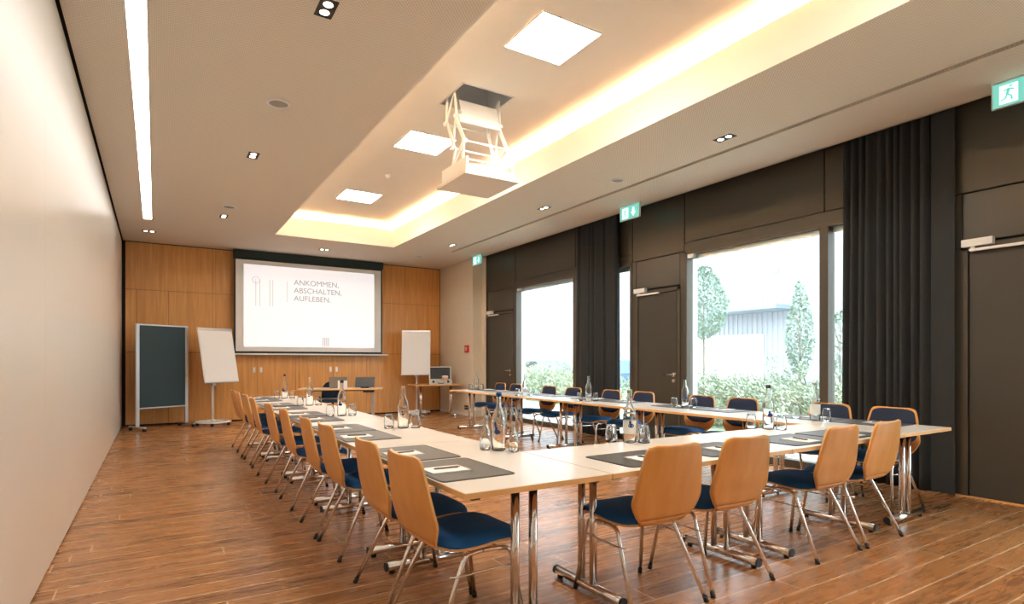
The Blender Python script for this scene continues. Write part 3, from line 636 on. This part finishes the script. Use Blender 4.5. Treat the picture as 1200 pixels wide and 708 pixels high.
LY = [2.50, 3.04, 3.94, 4.50, 5.42, 6.20, 7.22, 7.95, 8.65, 9.25]
OR = ['nearest', 'second', 'third', 'fourth', 'fifth', 'sixth', 'seventh', 'eighth', 'ninth', 'farthest']
for i, y in enumerate(LY):
    place_chair(1.135+random.uniform(-0.01, 0.01), y, -PI/2+[0.04, 0.0, 0.01, -0.02, 0.0, 0.02, -0.02, 0.02, 0.0, 0.03][i], {0: 'beech chair with blue seat at the near left table corner, nearest of the left row', 9: 'beech chair at the screen end of the left row, beside the left flipchart'}.get(i, 'beech chair with blue seat, %s from the near end of left row' % OR[i]), 'chairs along the left table row')
NX = [2.24, 2.82, 3.80, 4.38]
for i, x in enumerate(NX):
    place_chair(x, 2.20, random.uniform(-0.04, 0.04), 'beech chair in the near cross row, %s' % ['first from the left, largest in front', 'second from the left', 'third from the left', 'rightmost, nearest the curtain corner'][i], 'chairs along the near cross row')
RY = [2.60, 3.17, 4.17, 4.76, 5.74, 6.38, 7.28, 7.94, 9.02, 9.58]
for i, y in enumerate(RY):
    place_chair(5.53+random.uniform(-0.01, 0.01), y, PI/2+random.uniform(-0.03, 0.03), {0: 'navy padded chair facing the room in front of the near dark curtain', 9: 'navy padded chair at the far end of the window side row, by the far door'}.get(i, 'navy padded chair, %s from the near end of the window side row' % OR[i]), 'chairs along the window side row')

# ------------------------------------------------------------------ desk pads, notepads, pens
ZT = 0.7405
dp = thing('desk_pad', '', 'desk pad', (0, 0, 0)); bm = BM(); prism(bm, rrect(-0.265, 0.265, -0.195, 0.195, 0.025, 4), 0, 0.004); obj('pad', bm, M_mat, dp)
bm = BM(); tube(bm, [(x, y, 0.004) for x, y in rrect(-0.258, 0.258, -0.188, 0.188, 0.02, 3)] + [(0.258, 0.168, 0.004)], 0.0012, 5); obj('stitched_rim', bm, M_black, dp)
npad = thing('notepad', '', 'notepad', (0, 0, 0)); bm = BM(); box(bm, -0.074, 0.074, -0.105, 0.105, 0, 0.005); obj('sheets', bm, M_paper, npad)
bm = BM(); box(bm, -0.074, 0.074, 0.095, 0.105, 0.005, 0.0062); obj('glued_edge', bm, M_pen, npad)
pen = thing('pen', '', 'pen', (0, 0, 0)); bm = BM(); tube(bm, [(0, -0.068, 0.005), (0, -0.060, 0.005), (0, 0.06, 0.005)], 0.0045, 8, radii=[0.0012, 0.0045, 0.0045]); obj('barrel', bm, M_pen, pen)
bm = BM(); box(bm, -0.0015, 0.0015, 0.015, 0.062, 0.0095, 0.0115); tube(bm, [(0, 0.06, 0.005), (0, 0.07, 0.005)], 0.003, 8); obj('clip', bm, M_chrome, pen)
first = {'p': True}
def setting(x, y, rz, where):
    zz = [(dp, ZT, 'grey desk pad ' + where, 'grey desk pads on the tables'), (npad, ZT+0.0045, 'white notepad ' + where, 'notepads on the desk pads'), (pen, ZT+0.0100, 'slim pen on notepad ' + where, 'pens on the notepads')]
    c, s = math.cos(rz), math.sin(rz)
    for k, (src, z, lab, g) in enumerate(zz):
        ox, oy, r2 = ((0, 0, 0), (random.uniform(-0.03, 0.03), -0.055, random.uniform(-0.06, 0.06)), (0.0, -0.055, 0))[k]
        if k == 1: keep = (ox, oy, r2)
        if k == 2: ox, oy, r2 = keep[0]+0.0, keep[1]+0.0, keep[2]+random.uniform(-0.25, 0.15)
        loc = (x+ox*c-oy*s, y+ox*s+oy*c, z); a = rz + r2
        if first['p']: src.location = loc; src.rotation_euler = (0, 0, a); src['label'] = lab; src['group'] = g
        else: dup(src, loc, a, lab, g)
    first['p'] = False
LMY = [2.585, 3.16, 4.08, 4.62, 5.50, 6.06, 6.98, 7.56, 8.50, 9.08]
for i, y in enumerate(LMY): setting(1.275, y, -PI/2, {0: 'at the near left table corner', 9: 'at the screen end of the left row'}.get(i, '%s from the near end of left row' % OR[i]))
NMX = [2.31, 2.92, 3.72, 4.30]
for i, x in enumerate(NMX): setting(x, 2.33, 0, 'in the near cross row, %s' % ['first from left', 'second from left', 'third from left', 'rightmost'][i])
RMY = [2.60, 3.16, 4.17, 4.76, 5.74, 6.36, 7.28, 7.94, 8.95, 9.50]
for i, y in enumerate(RMY): setting(5.29, y, PI/2, {0: 'on the near right corner table by the curtain', 9: 'at the far end of the window side row'}.get(i, '%s from near end of window row' % OR[i]))

# ------------------------------------------------------------------ bottles and glasses
def rings(prof, th=0.0022):
    """outer then inner profile of a thin glass vessel"""
    inner = [(max(r-th, 0.0), z+(th if r > 0.001 and i < 2 else 0)) for i, (r, z) in enumerate(prof)]
    return prof + inner[::-1]
BP = [(0.0, 0.0), (0.038, 0.0), (0.043, 0.006), (0.043, 0.185), (0.040, 0.205), (0.028, 0.235), (0.017, 0.262), (0.0150, 0.30), (0.0155, 0.325), (0.018, 0.328), (0.018, 0.338), (0.0145, 0.340)]
def bottle(kind, loc, label, sc=1.0):
    t = thing('water_bottle', label, 'bottle', loc, {'heart': -2.35, 'green': -2.1, 'dark': -2.2}.get(kind, -2.0)); t.scale = (sc, sc, sc)
    bm = BM(); lathe(bm, rings(BP, 0.003), seg=28); obj('glass_body', bm, M_bglass, t)
    capm = {'heart': M_bcap, 'green': M_gcap, 'dark': M_black, 'silver': M_alu, 'plain': None}[kind]
    if capm:
        bm = BM(); lathe(bm, [(0, 0.352), (0.015, 0.352), (0.0175, 0.349), (0.0175, 0.326), (0.0155, 0.326)], seg=16); obj('cap', bm, capm, t)
    if kind in ('green', 'silver'):
        bm = BM(); lathe(bm, [(0.0437, 0.06), (0.0437, 0.15)], seg=28); obj('label_band', bm, M_label, t)
        bm = BM(); n = 10
        G = [[bm.verts.new((0.0412*math.cos(a), 0.0412*math.sin(a), z)) for a in [k*2*PI/28 for k in range(29)]] for z in (0.192, 0.200)]
        for k in range(28): bm.faces.new((G[0][k], G[0][k+1], G[1][k+1], G[1][k]))
        obj('shoulder_label', bm, M_label, t)
    if kind in ('heart', 'green', 'dark', 'plain'):
        bm = BM(); R0 = 0.0445
        def blob(cx, cz, rx, rz, n=14):
            c = bm.verts.new((R0*math.cos(cx/R0), R0*math.sin(cx/R0), cz)); vs = []
            for k in range(n):
                a = 2*PI*k/n; q = (cx+rx*math.cos(a))/R0; vs.append(bm.verts.new((R0*math.cos(q), R0*math.sin(q), cz+rz*math.sin(a))))
            for k in range(n): bm.faces.new((c, vs[k], vs[(k+1) % n]))
        g = 0.5 if kind == 'plain' else 1
        blob(0, 0.115, 0.020*g, 0.014*g); blob(-0.006, 0.135, 0.008*g, 0.014*g)
        if kind == 'heart': blob(-0.012, 0.160, 0.007, 0.018)
        obj('blue_label_mark', bm, M_blab, t)
    return t
GP = [(0.0, 0.115), (0.028, 0.115), (0.030, 0.110), (0.036, 0.085), (0.040, 0.055), (0.039, 0.02), (0.038, 0.0)]   # upturned tumbler
tum = None
def tumbler(loc, label):
    global tum
    if tum is None:
        tum = thing('tumbler', label, 'glass', loc, 0, 'upturned tumblers beside the bottles'); bm = BM()
        lathe(bm, GP + [(r-0.003, z) for r, z in GP[:0:-1]] + [(0, 0.104)], seg=24); obj('glass_wall', bm, M_bglass, tum)
        bm = BM(); lathe(bm, [(0.0, 0.104), (0.027, 0.104), (0.029, 0.107), (0.027, 0.1145), (0, 0.1145)], seg=24); obj('thick_base', bm, M_bglass, tum)
    else: dup(tum, loc, random.uniform(0, 3), label, 'upturned tumblers beside the bottles')
SP = [(0, 0), (0.026, 0), (0.030, 0.005), (0.030, 0.075), (0.024, 0.105), (0.012, 0.135), (0.010, 0.165), (0.012, 0.17), (0.012, 0.18), (0.009, 0.181)]
def small_bottle(loc, label, sc=1.0):
    t = thing('juice_bottle', label, 'bottle', loc, 0); t.scale = (sc, sc, sc); bm = BM(); lathe(bm, rings(SP), seg=24); obj('glass_body', bm, M_bglass, t)
    bm = BM(); lathe(bm, [(0.0, 0.006), (0.027, 0.006), (0.0275, 0.06), (0, 0.06)], seg=20); obj('water', bm, M_bglass, t)
cl = [('heart', 1.77, 3.00, 'on the left row nearest the inner corner'), ('plain', 1.70, 4.40, 'second along the left row'), ('dark', 1.57, 5.72, 'third along the left row'),
      ('plain', 1.60, 7.25, 'fourth along the left row'), ('dark', 1.60, 8.84, 'at the screen end of the left row'),
      ('green', 2.68, 2.83, 'with green cap in near cross row'), ('dark', 4.14, 2.80, 'with dark cap in near cross row'),
      ('silver', 5.10, 2.98, 'with silver top on right corner table'), ('dark', 5.25, 4.62, 'before the middle door'), ('plain', 4.98, 6.05, 'before the far curtain'),
      ('plain', 4.90, 7.50, 'before the far window'), ('plain', 5.12, 9.50, 'at the far end of window row')]
for i, (k, x, y, wh) in enumerate(cl):
    bottle(k, (x, y, ZT), 'tall glass water bottle %s' % wh)
    # right-hand direction of the view, so glasses flank the bottle as on the tables
    d = Vector((x, y, 0)).normalized(); r = Vector((d.y, -d.x, 0))
    if i == 0:
        small_bottle((1.71, 3.06, ZT), 'small clear bottle left of the tall bottle nearest the inner corner', 1.15); small_bottle((1.815, 2.90, ZT), 'small clear bottle right of the tall bottle nearest the inner corner', 1.0)
        continue
    for s in (-1, 1):
        if k == 'silver' and s == -1: p = (x+0.06, y+0.22)
        else: p = (x+r.x*0.115*s-0.01*s, y+r.y*0.115*s+0.02)
        tumbler((p[0], p[1], ZT), 'upturned clear tumbler %s the bottle %s' % ({-1: 'left of', 1: 'right of'}[s], wh))

# ------------------------------------------------------------------ pinboard and flipcharts
p0, p1 = Vector((-0.28, 12.55)), Vector((0.50, 12.98)); L = (p1-p0).length; ang = math.atan2(p1.y-p0.y, p1.x-p0.x)
t = thing('pinboard', 'tall dark green pinboard in a silver frame on wheeled feet, far left corner', 'pinboard', (p0.x, p0.y, 0), ang)
Lb = L+0.02; ZB0, ZB1 = 0.40, 1.97
bm = BM(); box(bm, 0.03, Lb-0.03, -0.014, 0.014, ZB0+0.02, ZB1-0.02); obj('board', bm, M_pinb, t)
for x in (0, Lb): 
    bm = BM(); box(bm, x-0.028, x+0.028, -0.02, 0.02, 0.06, ZB1, bev=0.004); obj('post', bm, M_silver, t)
bm = BM(); box(bm, 0.028, Lb-0.028, -0.02, 0.02, ZB0, ZB0+0.022); box(bm, 0.028, Lb-0.028, -0.02, 0.02, ZB1-0.025, ZB1); obj('rail', bm, M_silver, t)
for x in (0, Lb):
    bm = BM(); box(bm, x-0.02, x+0.02, -0.26, 0.26, 0.055, 0.085, bev=0.004); f = obj('foot', bm, M_silver, t)
    for y in (-0.23, 0.23):
        bm = BM(); bmesh.ops.create_cone(bm, cap_ends=True, segments=16, radius1=0.028, radius2=0.028, depth=0.045, matrix=Matrix.Translation((x, y, 0.028)) @ Matrix.Rotation(PI/2, 4, 'Y')); obj('castor', bm, M_black, f)
def flipchart(x, y, rz, w0, h0, zt, lean, label):
    t = thing('flipchart', label, 'flipchart', (x, y, 0), rz)
    Mx = Matrix.Translation((0, -0.03, zt)) @ Matrix.Rotation(-lean, 4, 'X')
    def bx(name, a, m, bev=0):
        bm = BM(); box(bm, *a, bev=bev); bmesh.ops.transform(bm, matrix=Mx, verts=bm.verts); return obj(name, bm, m, t)
    bx('board', (-w0/2, w0/2, -0.012, 0.012, -h0, 0), M_white, 0.004); bx('paper_sheet', (-w0/2+0.02, w0/2-0.02, -0.020, -0.014, -h0+0.01, -0.05), M_paper); bx('clamp_bar', (-w0/2, w0/2, -0.030, -0.012, -0.055, -0.01), M_silver, 0.004)
    bx('pen_tray', (-w0/2-0.01, w0/2-0.05, -0.035, 0.0, -h0-0.015, -h0), M_silver)
    bm = BM(); tube(bm, [(0, 0.03, 0.07), (0, 0.03, zt-h0*0.80)], 0.021, 14); obj('pole', bm, M_white, t)
    bm = BM(); box(bm, -0.04, 0.04, -0.035, 0.03, zt-h0-0.05, zt-h0+0.05, bev=0.005); obj('pole_bracket', bm, M_alu, t)
    bm = BM(); n = 36; ro = 0.33
    G = [[bm.verts.new((r*math.cos(2*PI*k/n), r*math.sin(2*PI*k/n), z)) for k in range(n)] for r, z in ((ro, 0.06), (ro, 0.085), (ro-0.06, 0.09), (ro-0.06, 0.06))]
    for a in range(4):
        for k in range(n): f = bm.faces.new((G[a][k], G[a][(k+1) % n], G[(a+1) % 4][(k+1) % n], G[(a+1) % 4][k])); f.smooth = False
    for k in range(5):
        a = 2*PI*k/5+0.3; c, s = math.cos(a), math.sin(a); tube(bm, [(0, 0.01, 0.078), (c*(ro-0.03), s*(ro-0.03), 0.075)], 0.014, 8)
    lathe(bm, [(0, 0.06), (0.05, 0.06), (0.05, 0.10), (0.028, 0.12), (0, 0.12)], (0, 0.01, 0)); b = obj('round_base', bm, M_white, t)
    for k in range(5):
        a = 2*PI*k/5+0.3; bm = BM(); bmesh.ops.create_cone(bm, cap_ends=True, segments=14, radius1=0.028, radius2=0.028, depth=0.035, matrix=Matrix.Translation((math.cos(a)*(ro-0.04), math.sin(a)*(ro-0.04), 0.029)) @ Matrix.Rotation(PI/2, 4, 'Y')); obj('castor', bm, M_black, b)
    return t
fl = flipchart(0.99, 12.93, math.radians(28), 0.72, 1.10, 1.94, math.radians(13), 'white flipchart leaning back on a round wheeled base beside the pinboard')
flipchart(5.32, 12.90, -math.radians(30), 0.68, 1.06, 2.02, math.radians(6), 'white flipchart on a round wheeled base right of the projection screen')

# ------------------------------------------------------------------ small presenter's table, chair, laptop, tablet, card
ta = Vector((2.33, 11.62)); tb = Vector((3.78, 11.02)); c = (ta+tb)/2; ang = math.atan2(tb.y-ta.y, tb.x-ta.x)
tcn = c + Vector((-math.sin(ang), math.cos(ang)))*0.33
pt = thing('presenter_table', 'small pale table in front of the screen holding a laptop and a tablet', 'table', (tcn.x, tcn.y, 0), ang)
bm = BM(); prism(bm, rrect(-0.80, 0.80, -0.33, 0.33, 0.02, 3), 0.715, 0.739, 1); box(bm, -0.795, 0.795, -0.325, 0.325, 0.7385, 0.7405, 0); obj('tabletop', bm, [M_top, M_edge], pt)
for s in (-1, 1):
    bm = BM(); box(bm, s*0.62-0.03, s*0.62+0.03, -0.03, 0.03, 0.04, 0.69, bev=0.004); obj('leg', bm, M_silver, pt)
    bm = BM(); box(bm, s*0.62-0.03, s*0.62+0.03, -0.28, 0.28, 0.0, 0.045, bev=0.006); obj('foot', bm, M_silver, pt)
bm = BM(); box(bm, -0.62, 0.62, -0.03, 0.03, 0.68, 0.714); box(bm, 0.45, 0.66, -0.30, -0.12, 0.665, 0.714); obj('under_frame', bm, M_black, pt)
def on_pt(lx_, ly_): 
    return (pt.location.x + lx_*math.cos(ang)-ly_*math.sin(ang), pt.location.y + lx_*math.sin(ang)+ly_*math.cos(ang))
q = on_pt(-0.05, -0.08); lp = thing('laptop', 'open grey laptop seen from behind on the presenter table', 'laptop', (q[0], q[1], ZT+0.001), ang)
bm = BM(); box(bm, -0.17, 0.17, 0.0, 0.24, 0, 0.012, bev=0.003); obj('base', bm, M_alu, lp)
bm = BM(); box(bm, -0.17, 0.17, -0.006, 0.0, 0, 0.23, bev=0.002); bmesh.ops.transform(bm, matrix=Matrix.Rotation(math.radians(10), 4, 'X'), verts=bm.verts); obj('lid', bm, mat('grey_laptop_lid', (0.24, 0.22, 0.19), 0.4, 0.3), lp)
q = on_pt(0.46, -0.05); tp = thing('touch_panel', 'black tilted touch panel on the right of the presenter table', 'touch panel', (q[0], q[1], ZT), ang)
bm = BM(); box(bm, -0.19, 0.19, -0.012, 0.0, 0.02, 0.24, bev=0.004); bmesh.ops.transform(bm, matrix=Matrix.Rotation(math.radians(-28), 4, 'X'), verts=bm.verts); obj('screen', bm, M_black, tp)
bm = BM(); box(bm, -0.08, 0.08, -0.02, 0.12, 0, 0.025, bev=0.004); obj('stand', bm, M_black, tp)
q = on_pt(0.06, -0.31); cdv = thing('paper_card', 'white upright card at the front edge of the presenter table', 'card', (q[0], q[1], ZT), ang)
bm = BM(); box(bm, -0.09, 0.09, 0.0, 0.003, 0.0, 0.16); box(bm, -0.08, 0.08, 0.04, 0.043, 0.0, 0.10); box(bm, -0.08, 0.08, 0.0, 0.043, 0.0, 0.002); obj('card_sheet', bm, M_paper, cdv)
q = on_pt(-0.24, 0.50)
oc = thing('swivel_chair', 'dark blue swivel chair behind the presenter table', 'chair', (q[0], q[1], 0), ang+PI)
bm = BM()
G = []
for j in range(11):
    v = j/10; z = 0.50+0.36*v; row = []
    for i in range(13):
        u = -1+2*i/12; wdt = 0.235*(1-0.25*max(0, v-0.7)/0.3*abs(u)); row.append(bm.verts.new((u*wdt, -0.20-0.05*v+0.16*u*u*(1-0.4*v), z-0.05*u*u*v)))
    G.append(row)
for j in range(10):
    for i in range(12): f = bm.faces.new((G[j][i], G[j][i+1], G[j+1][i+1], G[j+1][i])); f.smooth = True
bmesh.ops.solidify(bm, geom=bm.faces[:], thickness=0.03); obj('backrest', bm, mat('dark_blue_shell', (0.015, 0.04, 0.075), 0.6), oc)
bm = BM(); prism(bm, rrect(-0.235, 0.235, -0.20, 0.23, 0.09, 5), 0.43, 0.49); bmesh.ops.bevel(bm, geom=[e for e in bm.edges], offset=0.008, segments=2, affect='EDGES'); obj('seat', bm, mat('blue_grey_seat', (0.03, 0.11, 0.22), 0.7), oc)
bm = BM(); tube(bm, [(0, 0, 0.08), (0, 0, 0.43)], 0.025, 12); obj('gas_column', bm, M_chrome, oc)
bm = BM()
for k in range(5):
    a = 2*PI*k/5; tube(bm, [(0, 0, 0.10), (0.29*math.cos(a), 0.29*math.sin(a), 0.07)], 0.016, 8)
b = obj('star_base', bm, M_chrome, oc)
for k in range(5):
    a = 2*PI*k/5; bm = BM(); bmesh.ops.create_cone(bm, cap_ends=True, segments=14, radius1=0.03, radius2=0.03, depth=0.04, matrix=Matrix.Translation((0.29*math.cos(a), 0.29*math.sin(a), 0.03)) @ Matrix.Rotation(PI/2, 4, 'X')); obj('castor', bm, M_black, b)

# side table with open case
st = thing('side_table', 'small brown topped folding table beside the right flipchart', 'table', (5.62, 12.42, 0), -math.radians(6))
bm = BM(); prism(bm, rrect(-0.60, 0.58, -0.33, 0.33, 0.01, 2), 0.715, 0.740); obj('tabletop', bm, M_oak, st)
for x in (-0.38, 0.36):
    for y in (-0.05, 0.05): bm = BM(); tube(bm, [(x, y, 0.04), (x, y, 0.70)], 0.017, 10); obj('leg', bm, M_chrome, st)
    bm = BM(); tube(bm, [(x, -0.29, 0.03), (x, 0.29, 0.03)], 0.02, 10); tube(bm, [(x, -0.25, 0), (x, -0.25, 0.02)], 0.014, 8); tube(bm, [(x, 0.25, 0), (x, 0.25, 0.02)], 0.014, 8); obj('foot', bm, M_chrome, st)
bm = BM(); box(bm, -0.40, 0.38, -0.02, 0.02, 0.69, 0.714); obj('under_frame', bm, M_black, st)
cs = thing('moderation_case', 'open silver case with black lining on the small side table', 'case', (5.70, 12.36, 0.7405), -math.radians(22))
bm = BM()
for a in ((-0.26, 0.26, -0.17, -0.155), (-0.26, 0.26, 0.155, 0.17), (-0.26, -0.245, -0.155, 0.155), (0.245, 0.26, -0.155, 0.155)): box(bm, *a, 0, 0.10, bev=0.002)
box(bm, -0.25, 0.25, -0.16, 0.16, 0, 0.01); ca = obj('case_body', bm, mat('pale_case_shell', (0.62, 0.58, 0.52), 0.4, 0.3), cs)
bm = BM()
for x in (-0.17, 0.17): box(bm, x-0.025, x+0.025, -0.178, -0.168, 0.04, 0.09)
tube(bm, bend([(-0.07, -0.172, 0.06), (-0.06, -0.20, 0.03), (0.06, -0.20, 0.03), (0.07, -0.172, 0.06)], 0.02), 0.008, 8); obj('latches_and_handle', bm, M_black, cs)
bm = BM(); Mx = Matrix.Translation((0, 0.16, 0.10)) @ Matrix.Rotation(math.radians(-12), 4, 'X')
box(bm, -0.26, 0.26, 0.0, 0.07, 0.0, 0.32, bev=0.003); bmesh.ops.transform(bm, matrix=Mx, verts=bm.verts); ld = obj('lid', bm, mat('case_lid_shell', (0.55, 0.53, 0.50), 0.4, 0.4), cs)
bm = BM(); box(bm, -0.235, 0.235, -0.006, 0.0, 0.02, 0.30); bmesh.ops.transform(bm, matrix=Mx, verts=bm.verts); obj('black_lining', bm, M_black, ld)
bm = BM(); box(bm, -0.24, 0.24, -0.15, 0.15, 0.05, 0.055); obj('black_tray', bm, M_black, cs)
pk = thing('moderation_cards', 'peach and red bundle of cards and tape standing in the open case', 'cards', (5.80, 12.32, 0.796), -math.radians(10))
bm = BM(); lathe(bm, [(0, 0.0), (0.075, 0.0), (0.085, 0.06), (0.06, 0.11), (0, 0.12)], seg=18); obj('peach_roll', bm, mat('peach_card', (0.75, 0.38, 0.24), 0.7), pk)
bm = BM(); lathe(bm, [(0.065, 0.105), (0.075, 0.12), (0.07, 0.14), (0.03, 0.15), (0, 0.15)], seg=18); obj('white_roll', bm, M_paper, pk)

# alarm, outlet on the beige wall
t = thing('fire_alarm', 'red fire alarm button on the beige wall', 'fire alarm', (6.24, 12.02, 1.57))
bm = BM(); box(bm, -0.045, 0.0, -0.08, 0.08, -0.085, 0.085, bev=0.006); obj('housing', bm, M_red, t)
bm = BM(); box(bm, -0.048, -0.044, -0.04, 0.04, -0.04, 0.04); obj('glass_window', bm, M_white, t); bm = BM(); box(bm, -0.051, -0.047, -0.012, 0.012, -0.025, 0.025); obj('button', bm, M_red, t)
t = thing('wall_socket', 'black double wall socket low on the beige wall behind the window side row', 'socket', (6.24, 12.06, 0.19))
bm = BM(); box(bm, -0.014, 0, -0.10, 0.10, -0.05, 0.05, bev=0.003); obj('plate', bm, M_black, t)
for y in (-0.05, 0.05):
    bm = BM(); bmesh.ops.create_cone(bm, cap_ends=True, segments=14, radius1=0.018, radius2=0.018, depth=0.006, matrix=Matrix.Translation((-0.016, y, 0)) @ Matrix.Rotation(PI/2, 4, 'Y')); obj('socket_insert', bm, M_alu, t)

# ------------------------------------------------------------------ outside
bm = BM(); box(bm, XO, 60, -15, 75, -0.30, -0.14); struct('ground_lawn', bm, M_grass)
bm = BM(); box(bm, XO, 8.4, -8, 30, -0.14, -0.08); struct('ground_terrace', bm, M_pave)
bm = BM(); box(bm, 17, 28.9, -15, 75, -0.14, -0.10); struct('ground_yard', bm, M_pave)
def leaves(bm, c, rad, n, size, rnd, shape=None):
    for _ in range(n):
        while True:
            p = Vector((rnd.uniform(-1, 1), rnd.uniform(-1, 1), rnd.uniform(-1, 1)))
            if 0.15 < p.length < 1: break
        p = p.normalized()*(p.length**0.45)
        if shape: p = shape(p, rnd)
        q = Vector((c[0]+p.x*rad[0], c[1]+p.y*rad[1], c[2]+p.z*rad[2])); s = size*rnd.uniform(0.6, 1.3)
        a = Vector((rnd.gauss(0, 1), rnd.gauss(0, 1), rnd.gauss(0, 1))).normalized(); b = a.orthogonal().normalized(); d = a.cross(b)
        v = [bm.verts.new(q + b*s), bm.verts.new(q + d*s*0.45), bm.verts.new(q - b*s), bm.verts.new(q - d*s*0.45)]; bm.faces.new(v)
def hedge(cx, cy, dx, dy, ang, n, hs, lab, k):
    """loose garden hedge: leafy mounds along a line"""
    rnd = random.Random(k); t = thing('garden_hedge', lab, 'hedge', (cx, cy, -0.14), ang)
    bm = BM()
    for i in range(n):
        x = (i/(n-1)-0.5)*dx; h = hs*rnd.uniform(0.85, 1.12)
        for y in (-dy*0.3, dy*0.3): leaves(bm, (x+rnd.uniform(-.1, .1), y, h*0.48), (dx/n*0.85, dy*0.36, h*0.52), 2000, 0.042, rnd)
        for _ in range(5): leaves(bm, (x+rnd.uniform(-.5, .5)*dx/n, rnd.uniform(-.4, .4)*dy, h*rnd.uniform(0.98, 1.2)), (0.07, 0.07, 0.26), 55, 0.030, rnd)
    obj('foliage', bm, M_leaf, t, recalc=False)
    bm = BM()
    for i in range(n*4):
        x = (i/(n*4-1)-0.5)*dx; tube(bm, [(x, 0, 0), (x+rnd.uniform(-.1, .1), rnd.uniform(-.3, .3)*dy, hs*0.5), (x+rnd.uniform(-.2, .2), rnd.uniform(-.4, .4)*dy, hs*0.95)], 0.012, 5)
    obj('stems', bm, M_bark, t)
hedge(10.9, 6.6, 7.6, 1.7, PI/2, 9, 1.16, 'leafy garden hedge outside the big near window', 11)
hedge(12.2, 18.6, 8.0, 1.8, PI/2, 9, 1.25, 'leafy garden hedge seen through the far window', 12)
def tree(x, y, zc, rz, rr, h0, lab, k, n=3600, grp=None):
    rnd = random.Random(k); t = thing('young_tree', lab, 'tree', (x, y, -0.14), 0, grp)
    bm = BM(); leaves(bm, (0, 0, zc), (rr, rr, rz), n, 0.05, rnd, lambda p, r: Vector((p.x*(1.05-0.55*max(0, p.z)), p.y*(1.05-0.55*max(0, p.z)), p.z)))
    obj('crown', bm, M_leaf2, t, recalc=False)
    bm = BM(); tube(bm, [(0, 0, 0), (0.02, 0.01, h0), (0, 0, zc+rz*0.8)], 0.03, 8, radii=[0.035, 0.03, 0.01])
    for j in range(9):
        a = j*2.4; z = h0+(zc+rz*0.6-h0)*j/9; tube(bm, [(0, 0, z), (rr*0.55*math.cos(a), rr*0.55*math.sin(a), z+0.45)], 0.009, 5)
    obj('trunk', bm, M_bark, t)
tree(12.6, 10.45, 3.05, 1.05, 0.62, 1.7, 'young tree with round pale crown at the left of the big near window', 51)
tree(12.6, 7.72, 2.15, 1.15, 0.30, 1.0, 'slim upright young tree right of the middle of the big near window', 52, 1300)
tree(12.5, 6.75, 1.8, 0.75, 0.30, 0.8, 'small slim tree seen between window mullion and near curtain', 53, 500)
tree(16.5, 29.2, 4.6, 2.6, 0.7, 1.4, 'tree at the left edge of the far window view', 54, 2600)
# pale corrugated hall with canopy and gate
hb = thing('metal_hall', 'pale corrugated metal hall across the yard behind the garden', 'building', (29.0, 30, -0.14))
bm = BM(); n = 300; pts = []
y0, y1 = -45.0, 50.0; st_ = (y1-y0)/n
for i in range(n):
    y = y0+i*st_; pts += [(0.0, y), (0.0, y+st_*0.45), (-0.05, y+st_*0.55), (-0.05, y+st_*0.95)]
v0 = [bm.verts.new((x, y, 0)) for x, y in pts]; v1 = [bm.verts.new((x, y, 14)) for x, y in pts]
for i in range(len(pts)-1): bm.faces.new((v0[i], v0[i+1], v1[i+1], v1[i]))
box(bm, 0.06, 10, y0, y1, 0, 14); obj('corrugated_wall', bm, M_metalw, hb)
def loc_y(px): return None
bm = BM(); box(bm, -2.2, 0.0, -12.3, -6.5, 4.15, 4.35); obj('canopy', bm, M_canopy, hb)
bm = BM(); box(bm, -0.12, 0.0, -10.1, -5.0, 0, 2.95); obj('roller_gate', bm, M_white, hb)
bm = BM(); box(bm, -0.25, -0.05, -11.0, -10.75, 6.3, 6.6); obj('wall_lamp', bm, M_white, hb)
# parked cars far off, seen above the hedge in the far window
car = thing('parked_car', 'blue grey parked car beyond the shrubs in the far window', 'car', (17.5, 25.5, -0.10), PI/2)
bm = BM(); prism(bm, [(-2.1, 0.25), (2.1, 0.25), (2.15, 0.75), (1.2, 0.90), (0.6, 1.40), (-1.1, 1.42), (-1.8, 0.95), (-2.15, 0.85)], -0.85, 0.85, axis='y'); bmesh.ops.bevel(bm, geom=[e for e in bm.edges], offset=0.05, segments=2, affect='EDGES'); obj('body', bm, mat('blue_grey_car_paint', (0.10, 0.16, 0.24), 0.3, 0.3), car)
bm = BM(); prism(bm, [(1.05, 0.95), (0.55, 1.35), (-1.05, 1.37), (-1.6, 0.98)], -0.87, 0.87, axis='y'); obj('windows', bm, M_black, car)
for x in (-1.35, 1.35):
    for y in (-0.8, 0.8): bm = BM(); bmesh.ops.create_cone(bm, cap_ends=True, segments=20, radius1=0.32, radius2=0.32, depth=0.2, matrix=Matrix.Translation((x, y, 0.32)) @ Matrix.Rotation(PI/2, 4, 'X')); obj('wheel', bm, M_black, car)
dup(car, (17.8, 20.6, -0.10), PI/2, 'second blue grey car parked nearer the right of the far window view')
